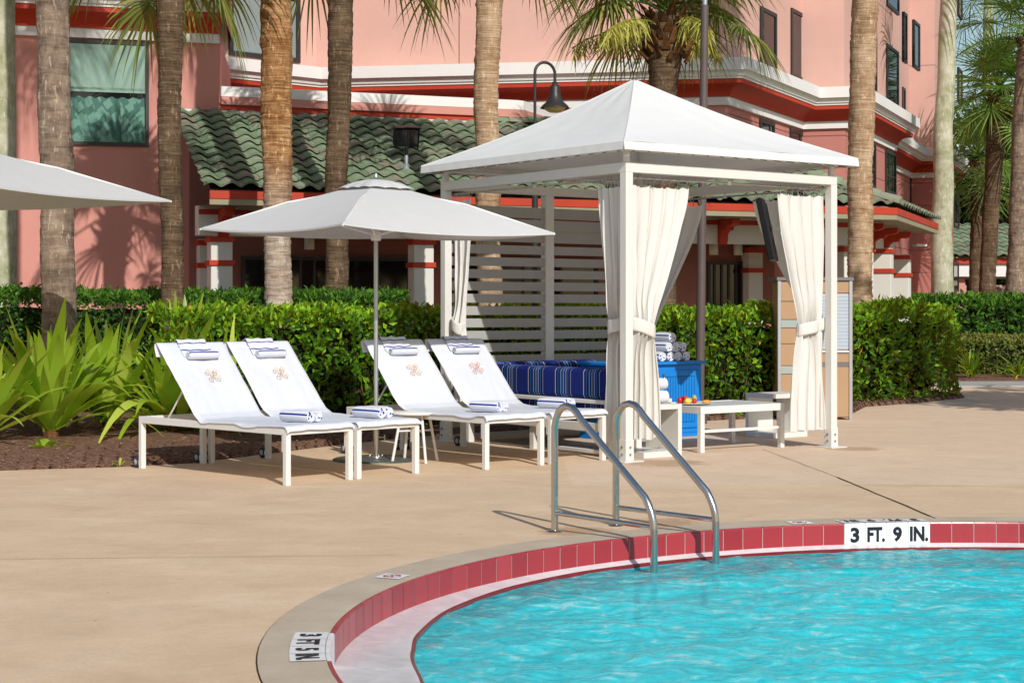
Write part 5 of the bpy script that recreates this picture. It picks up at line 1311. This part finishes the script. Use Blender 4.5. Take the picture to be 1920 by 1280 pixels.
# sofa: an L along the lounger side and the slat wall, local x = U, y = VV
so0 = C(.14, .42); sf = thing('corner_sofa', 'navy striped corner sofa with a white frame inside the cabana', 'sofa', so0, math.atan2(U.y, U.x))
def sbox(name, lo, hi, m, bev=.02):
    b = MB(); b.box(lo, hi); return b.build(name, m, sf, bev, True)
SD = 2.5
sbox('side_back_cushion', (.02, .06, .56), (.2, SD-.22, .87), M['stripe'], .04)
sbox('side_lower_cushion', (.03, .08, .36), (.17, SD-.22, .52), M['stripe'], .02)
sbox('rear_back_cushion', (.1, SD-.2, .45), (1.75, SD-.02, .88), M['stripe'], .05)
sbox('seat_cushion', (.21, .06, .34), (.85, SD-.22, .5), M['stripe'], .04)
sbox('seat_cushion', (.87, SD-.85, .34), (1.75, SD-.22, .5), M['stripe'], .04)
b = MB()
b.box((-.03, -.02, .52), (.05, SD, .56)); b.box((.05, -.02, .52), (.8, .04, .56)); b.box((-.03, .05, .24), (.03, SD, .33)); b.box((-.025, -.015, .025), (.03, .8, .065)); b.box((.05, -.015, .02), (.8, .03, .06)); b.box((.03, SD-.05, .24), (1.75, SD, .33))
b.box((.0, .04, .24), (.85, .1, .33)); b.build('frame', M['cream_paint'], sf, .006, True)
for x, y, h in ((-.035, -.025, .52), (.0, 1.25, .24), (-.02, SD-.09, .5), (.78, -.02, .52), (1.68, SD-.08, .24)):
    b = MB(); b.box((x, y, 0), (x+.075, y+.075, h)); b.build('leg', M['cream_paint'], sf, .005, True)

# blue towel cabinet
a0, a1, b0, b1, hh_ = 1.5, 2.88, 2.05, 2.6, .86
bc = thing('towel_cabinet', 'bright blue beadboard cabinet under the pile of rolled towels', 'cabinet', C(a0, b0))
b = MB(); b.obox(C(a0, b0+.02, .04), U*(a1-a0), VV*(b1-b0-.02), Z*(hh_-.07)); b.build('carcass', M['blue'], bc, .006)
b = MB(); b.obox(C(a0-.03, b0-.03, hh_-.03), U*(a1-a0+.06), VV*(b1-b0+.06), Z*.035); b.build('top', M['blue'], bc, .006)
b = MB(); b.obox(C(a0-.01, b0-.0, 0), U*(a1-a0+.02), VV*(b1-b0), Z*.04); b.build('plinth', M['blue'], bc, .004)
for k in range(2):
    x0 = a0+.05+k*(a1-a0-.05)/2; x1 = x0+(a1-a0)/2-.08
    b = MB(); b.obox(C(x0, b0-.0, .1), U*(x1-x0), VV*.021, Z*(hh_-.2)); dr = b.build('door', M['blue'], bc, .004)
    b = MB()
    for i in range(12):
        xx = x0+.08+(x1-x0-.16)*i/11; b.obox(C(xx, b0-.0022, .17), U*.005, VV*.004, Z*(hh_-.34))
    for z in (.165, hh_-.17): b.obox(C(x0+.07, b0-.0022, z), U*(x1-x0-.14), VV*.004, Z*.006)
    b.build('groove', M['blue_dark'], dr)
    b = MB(); hx = x0+.045; b.tube([C(hx, b0, .58), C(hx, b0-.035, .58), C(hx, b0-.035, .72), C(hx, b0, .72)], .008, 8); b.build('handle', M['steel'], dr)
# pile of rolled striped towels
k = 0
for row, (n_, z) in enumerate(((4, .92), (3, 1.03), (1, 1.14))):
    for i in range(n_):
        pos = C(2.30+i*.127+row*.062, b0+.25+R.uniform(-.03, .03), z)
        b = MB(); roll(b, pos, -VV+U*R.uniform(-.06, .12), .42, .064)
        lab = (('bottom', 'middle', 'top')[row])
        nth = ('leftmost', 'second', 'third', 'rightmost')[i] if n_ == 4 else ('left', 'central', 'right')[i]
        lb = 'rolled striped towel, %s in the %s layer of the pile on the blue cabinet' % (nth, lab) if n_ > 1 else 'rolled striped towel crowning the pile on the blue cabinet'
        tag(b.build('rolled_towel', TW, origin=pos-Z*.06), lb, 'towel', 'rolled towels on the blue cabinet'); k += 1

# white open box side tables
def box_table(o, du, dv_, wu, wv, h, label):
    r = thing('box_table', label, 'side table', o, 0, 'white open box side tables')
    b = MB(); b.obox(o+Z*(h-.05), du*wu, dv_*wv, Z*.05); b.build('top', M['cream_paint'], r, .004)
    b = MB(); b.obox(o, du*wu, dv_*wv, Z*.06); b.build('base', M['cream_paint'], r, .004)
    b = MB(); b.obox(o+du*(wu-.05)+Z*.06, du*.05, dv_*wv, Z*(h-.11)); b.build('side_panel', M['cream_paint'], r, .004)
    b = MB(); b.obox(o+dv_*(wv-.05)+Z*.06, du*(wu*.72), dv_*.05, Z*(h-.11)); b.build('rear_panel', M['cream_paint'], r, .004)
bo = C(.34, .14)
box_table(bo, U, VV, .5, .5, .52, 'white open box table carrying two white rolled towels')
for k, (z, rr_, lab) in enumerate(((.52+.066, .075, 'lower white rolled towel on the box table by the curtain'), (.52+.196, .068, 'upper white rolled towel on the box table by the curtain'))):
    pos = bo+U*.25+VV*.24+Z*z; b = MB(); roll(b, pos, U*.95-VV*.3, .42-.02*k, rr_, .86, 22, us=0)
    tag(b.build('rolled_towel', [M['terry'], M['terry']], origin=pos-Z*.06), lab, 'towel', 'white towels on the box table')
b2_ = V((xy(1450, 19.0), 19.0, 0)); box_table(b2_, U, VV, .55, .45, .5, 'white open box table half hidden by the curtain before the tan kiosk')

# low table with fruit
ft = G(1314, 849); lt = thing('low_table', 'low white table with a stretcher rail and a fruit plate inside the cabana', 'table', ft, 0)
TU, TV_, TH = 1.2, .8, .47
b = MB()
for x0, y0, x1, y1 in ((0, 0, TU, .045), (0, TV_-.045, TU, TV_), (0, .045, .045, TV_-.045), (TU-.045, .045, TU, TV_-.045)):
    b.obox(ft+U*x0+VV*y0+Z*(TH-.075), U*(x1-x0), VV*(y1-y0), Z*.075)
b.build('apron', M['white_paint'], lt, .004)
b = MB(); b.obox(ft+U*.046+VV*.046+Z*(TH-.022), U*(TU-.092), VV*(TV_-.092), Z*.016); b.build('table_top', M['crystal'], lt, .003)
for x in (0, TU-.055):
    for y in (0, TV_-.055): b = MB(); b.obox(ft+U*x+VV*y, U*.055, VV*.055, Z*(TH-.0755)); b.build('leg', M['white_paint'], lt, .004)
b = MB(); b.obox(ft+U*.055+VV*.015+Z*.2, U*(TU-.11), VV*.03, Z*.03); b.build('stretcher', M['white_paint'], lt, .003)
pc_ = ft+U*.26+VV*.4+Z*TH; b = MB(); pl = []
for z, q in ((0, .10), (.004, .125), (.012, .165), (.016, .17), (.013, .16), (.006, .11), (.005, .0)): pl.append((q, z))
b.lathe(pl, (0, 0, 0), 32); b.v = [tuple(pc_+U*(x*1.35)+VV*y+Z*z) for x, y, z in b.v]
tag(b.build('plate', M['plate'], origin=pc_), 'cream oval plate on the low white table', 'plate')
def fruit(name, pos, mat, r, label, sc3=(1, 1, 1), bumps=0.0):
    r *= .84
    b = MB(); pr = [(max(.001, math.sin(PI*i/10)*r), -math.cos(PI*i/10)*r) for i in range(11)]; b.lathe(pr, (0, 0, 0), 16)
    b.v = [tuple(pos+U*(x*sc3[0])+VV*(y*sc3[1])+Z*((z+r)*sc3[2])+rv()*bumps) for x, y, z in b.v]
    tag(b.build(name, M[mat], origin=pos), label, 'fruit', 'fruit on the plate')
fruit('strawberry', pc_+U*-.16+VV*.03+Z*.008, 'straw', .034, 'red strawberry at the back of the fruit plate', (1, 1, 1.25))
fruit('strawberry', pc_+U*-.09+VV*.07+Z*.008, 'straw', .033, 'second red strawberry beside the pineapple', (1, 1, 1.3))
fruit('strawberry', pc_+U*.0+VV*-.02+Z*.008, 'straw', .03, 'red strawberry lying at the middle of the plate', (1.2, 1, 1))
fruit('strawberry', pc_+U*-.12+VV*.0+Z*.05, 'straw', .028, 'small red strawberry on top of the pineapple', (1, 1, 1))
fruit('pineapple_chunk', pc_+U*-.12+VV*-.05+Z*.008, 'pine', .045, 'yellow pineapple chunk at the front of the plate', (1.3, 1, .85), .006)
fruit('pear_slice', pc_+U*.06+VV*.05+Z*.008, 'pear', .04, 'green brown pear standing on the plate', (.8, .9, 1.3))
fruit('melon_slice', pc_+U*.17+VV*-.02+Z*.008, 'melon', .035, 'orange melon slices at the plate end', (1.9, 1, .55), .003)

# tan kiosk
ko = V((xy(1458, 22.2), 22.2, 0)); ku = V((.9985, .05, 0)).normalized(); kv = V((-.05, .9985, 0)); KW, KH, KD = 1.0, 1.84, .55
kk = thing('kiosk', 'tan panelled kiosk with aluminium edges and a small roller shutter', 'kiosk', ko)
def kb(name, x0, x1, y0, y1, z0, z1, m, par=None, bev=.003):
    b = MB(); b.obox(ko+ku*x0+kv*y0+Z*z0, ku*(x1-x0), kv*(y1-y0), Z*(z1-z0)); return b.build(name, M[m], par or kk, bev)
for x in (0, .47, KW-.045): kb('corner_post', x, x+.045, -.01, .035, 0, KH, 'alu')
kb('corner_post', KW-.045, KW, KD-.045, KD, 0, KH, 'alu')
kb('top', -.015, KW+.015, -.025, KD+.015, KH, KH+.045, 'kiosk_top')
kb('core', .046, KW-.046, .02, KD, .03, KH-.001, 'tan'); kb('side_panel', KW-.03, KW-.004, .036, KD-.046, .03, KH-.002, 'tan')
for z0, z1, m in ((.04, .30, 'tan'), (.31, .60, 'tan'), (.61, .71, 'frosted'), (.72, 1.0, 'tan'), (1.01, 1.21, 'tan'), (1.22, 1.32, 'frosted'), (1.33, 1.56, 'tan'), (1.57, 1.83, 'tan')): kb('front_panel', .047, .468, .004, .019, z0, z1, m)
x0, x1 = .517, KW-.047
kb('front_panel', x0, x1, .004, .019, 1.68, 1.83, 'tan'); kb('drawer', x0, x1, .0, .019, .76, .88, 'tan'); kb('front_panel', x0, x1, .004, .019, .04, .70, 'tan'); kb('ledge', x0, x1, -.02, .019, .885, .91, 'alu'); kb('front_rail', x0, x1, .0, .019, .705, .755, 'kiosk_top')
b = MB()
for k in range(16): b.obox(ko+ku*x0+kv*.008+Z*(.93+k*.046), ku*(x1-x0), kv*.01+Z*.004, Z*.042)
b.build('roller_shutter', M['shutter'], kk, .003)
b = MB(); b.tube([ko+ku*(x0+.15)-kv*.02+Z*.82, ko+ku*(x0+.27)-kv*.02+Z*.82], .006, 6); b.build('handle', M['alu'], kk)
print('objects', len(bpy.data.objects), 'faces', sum(len(m.polygons) for m in bpy.data.meshes))
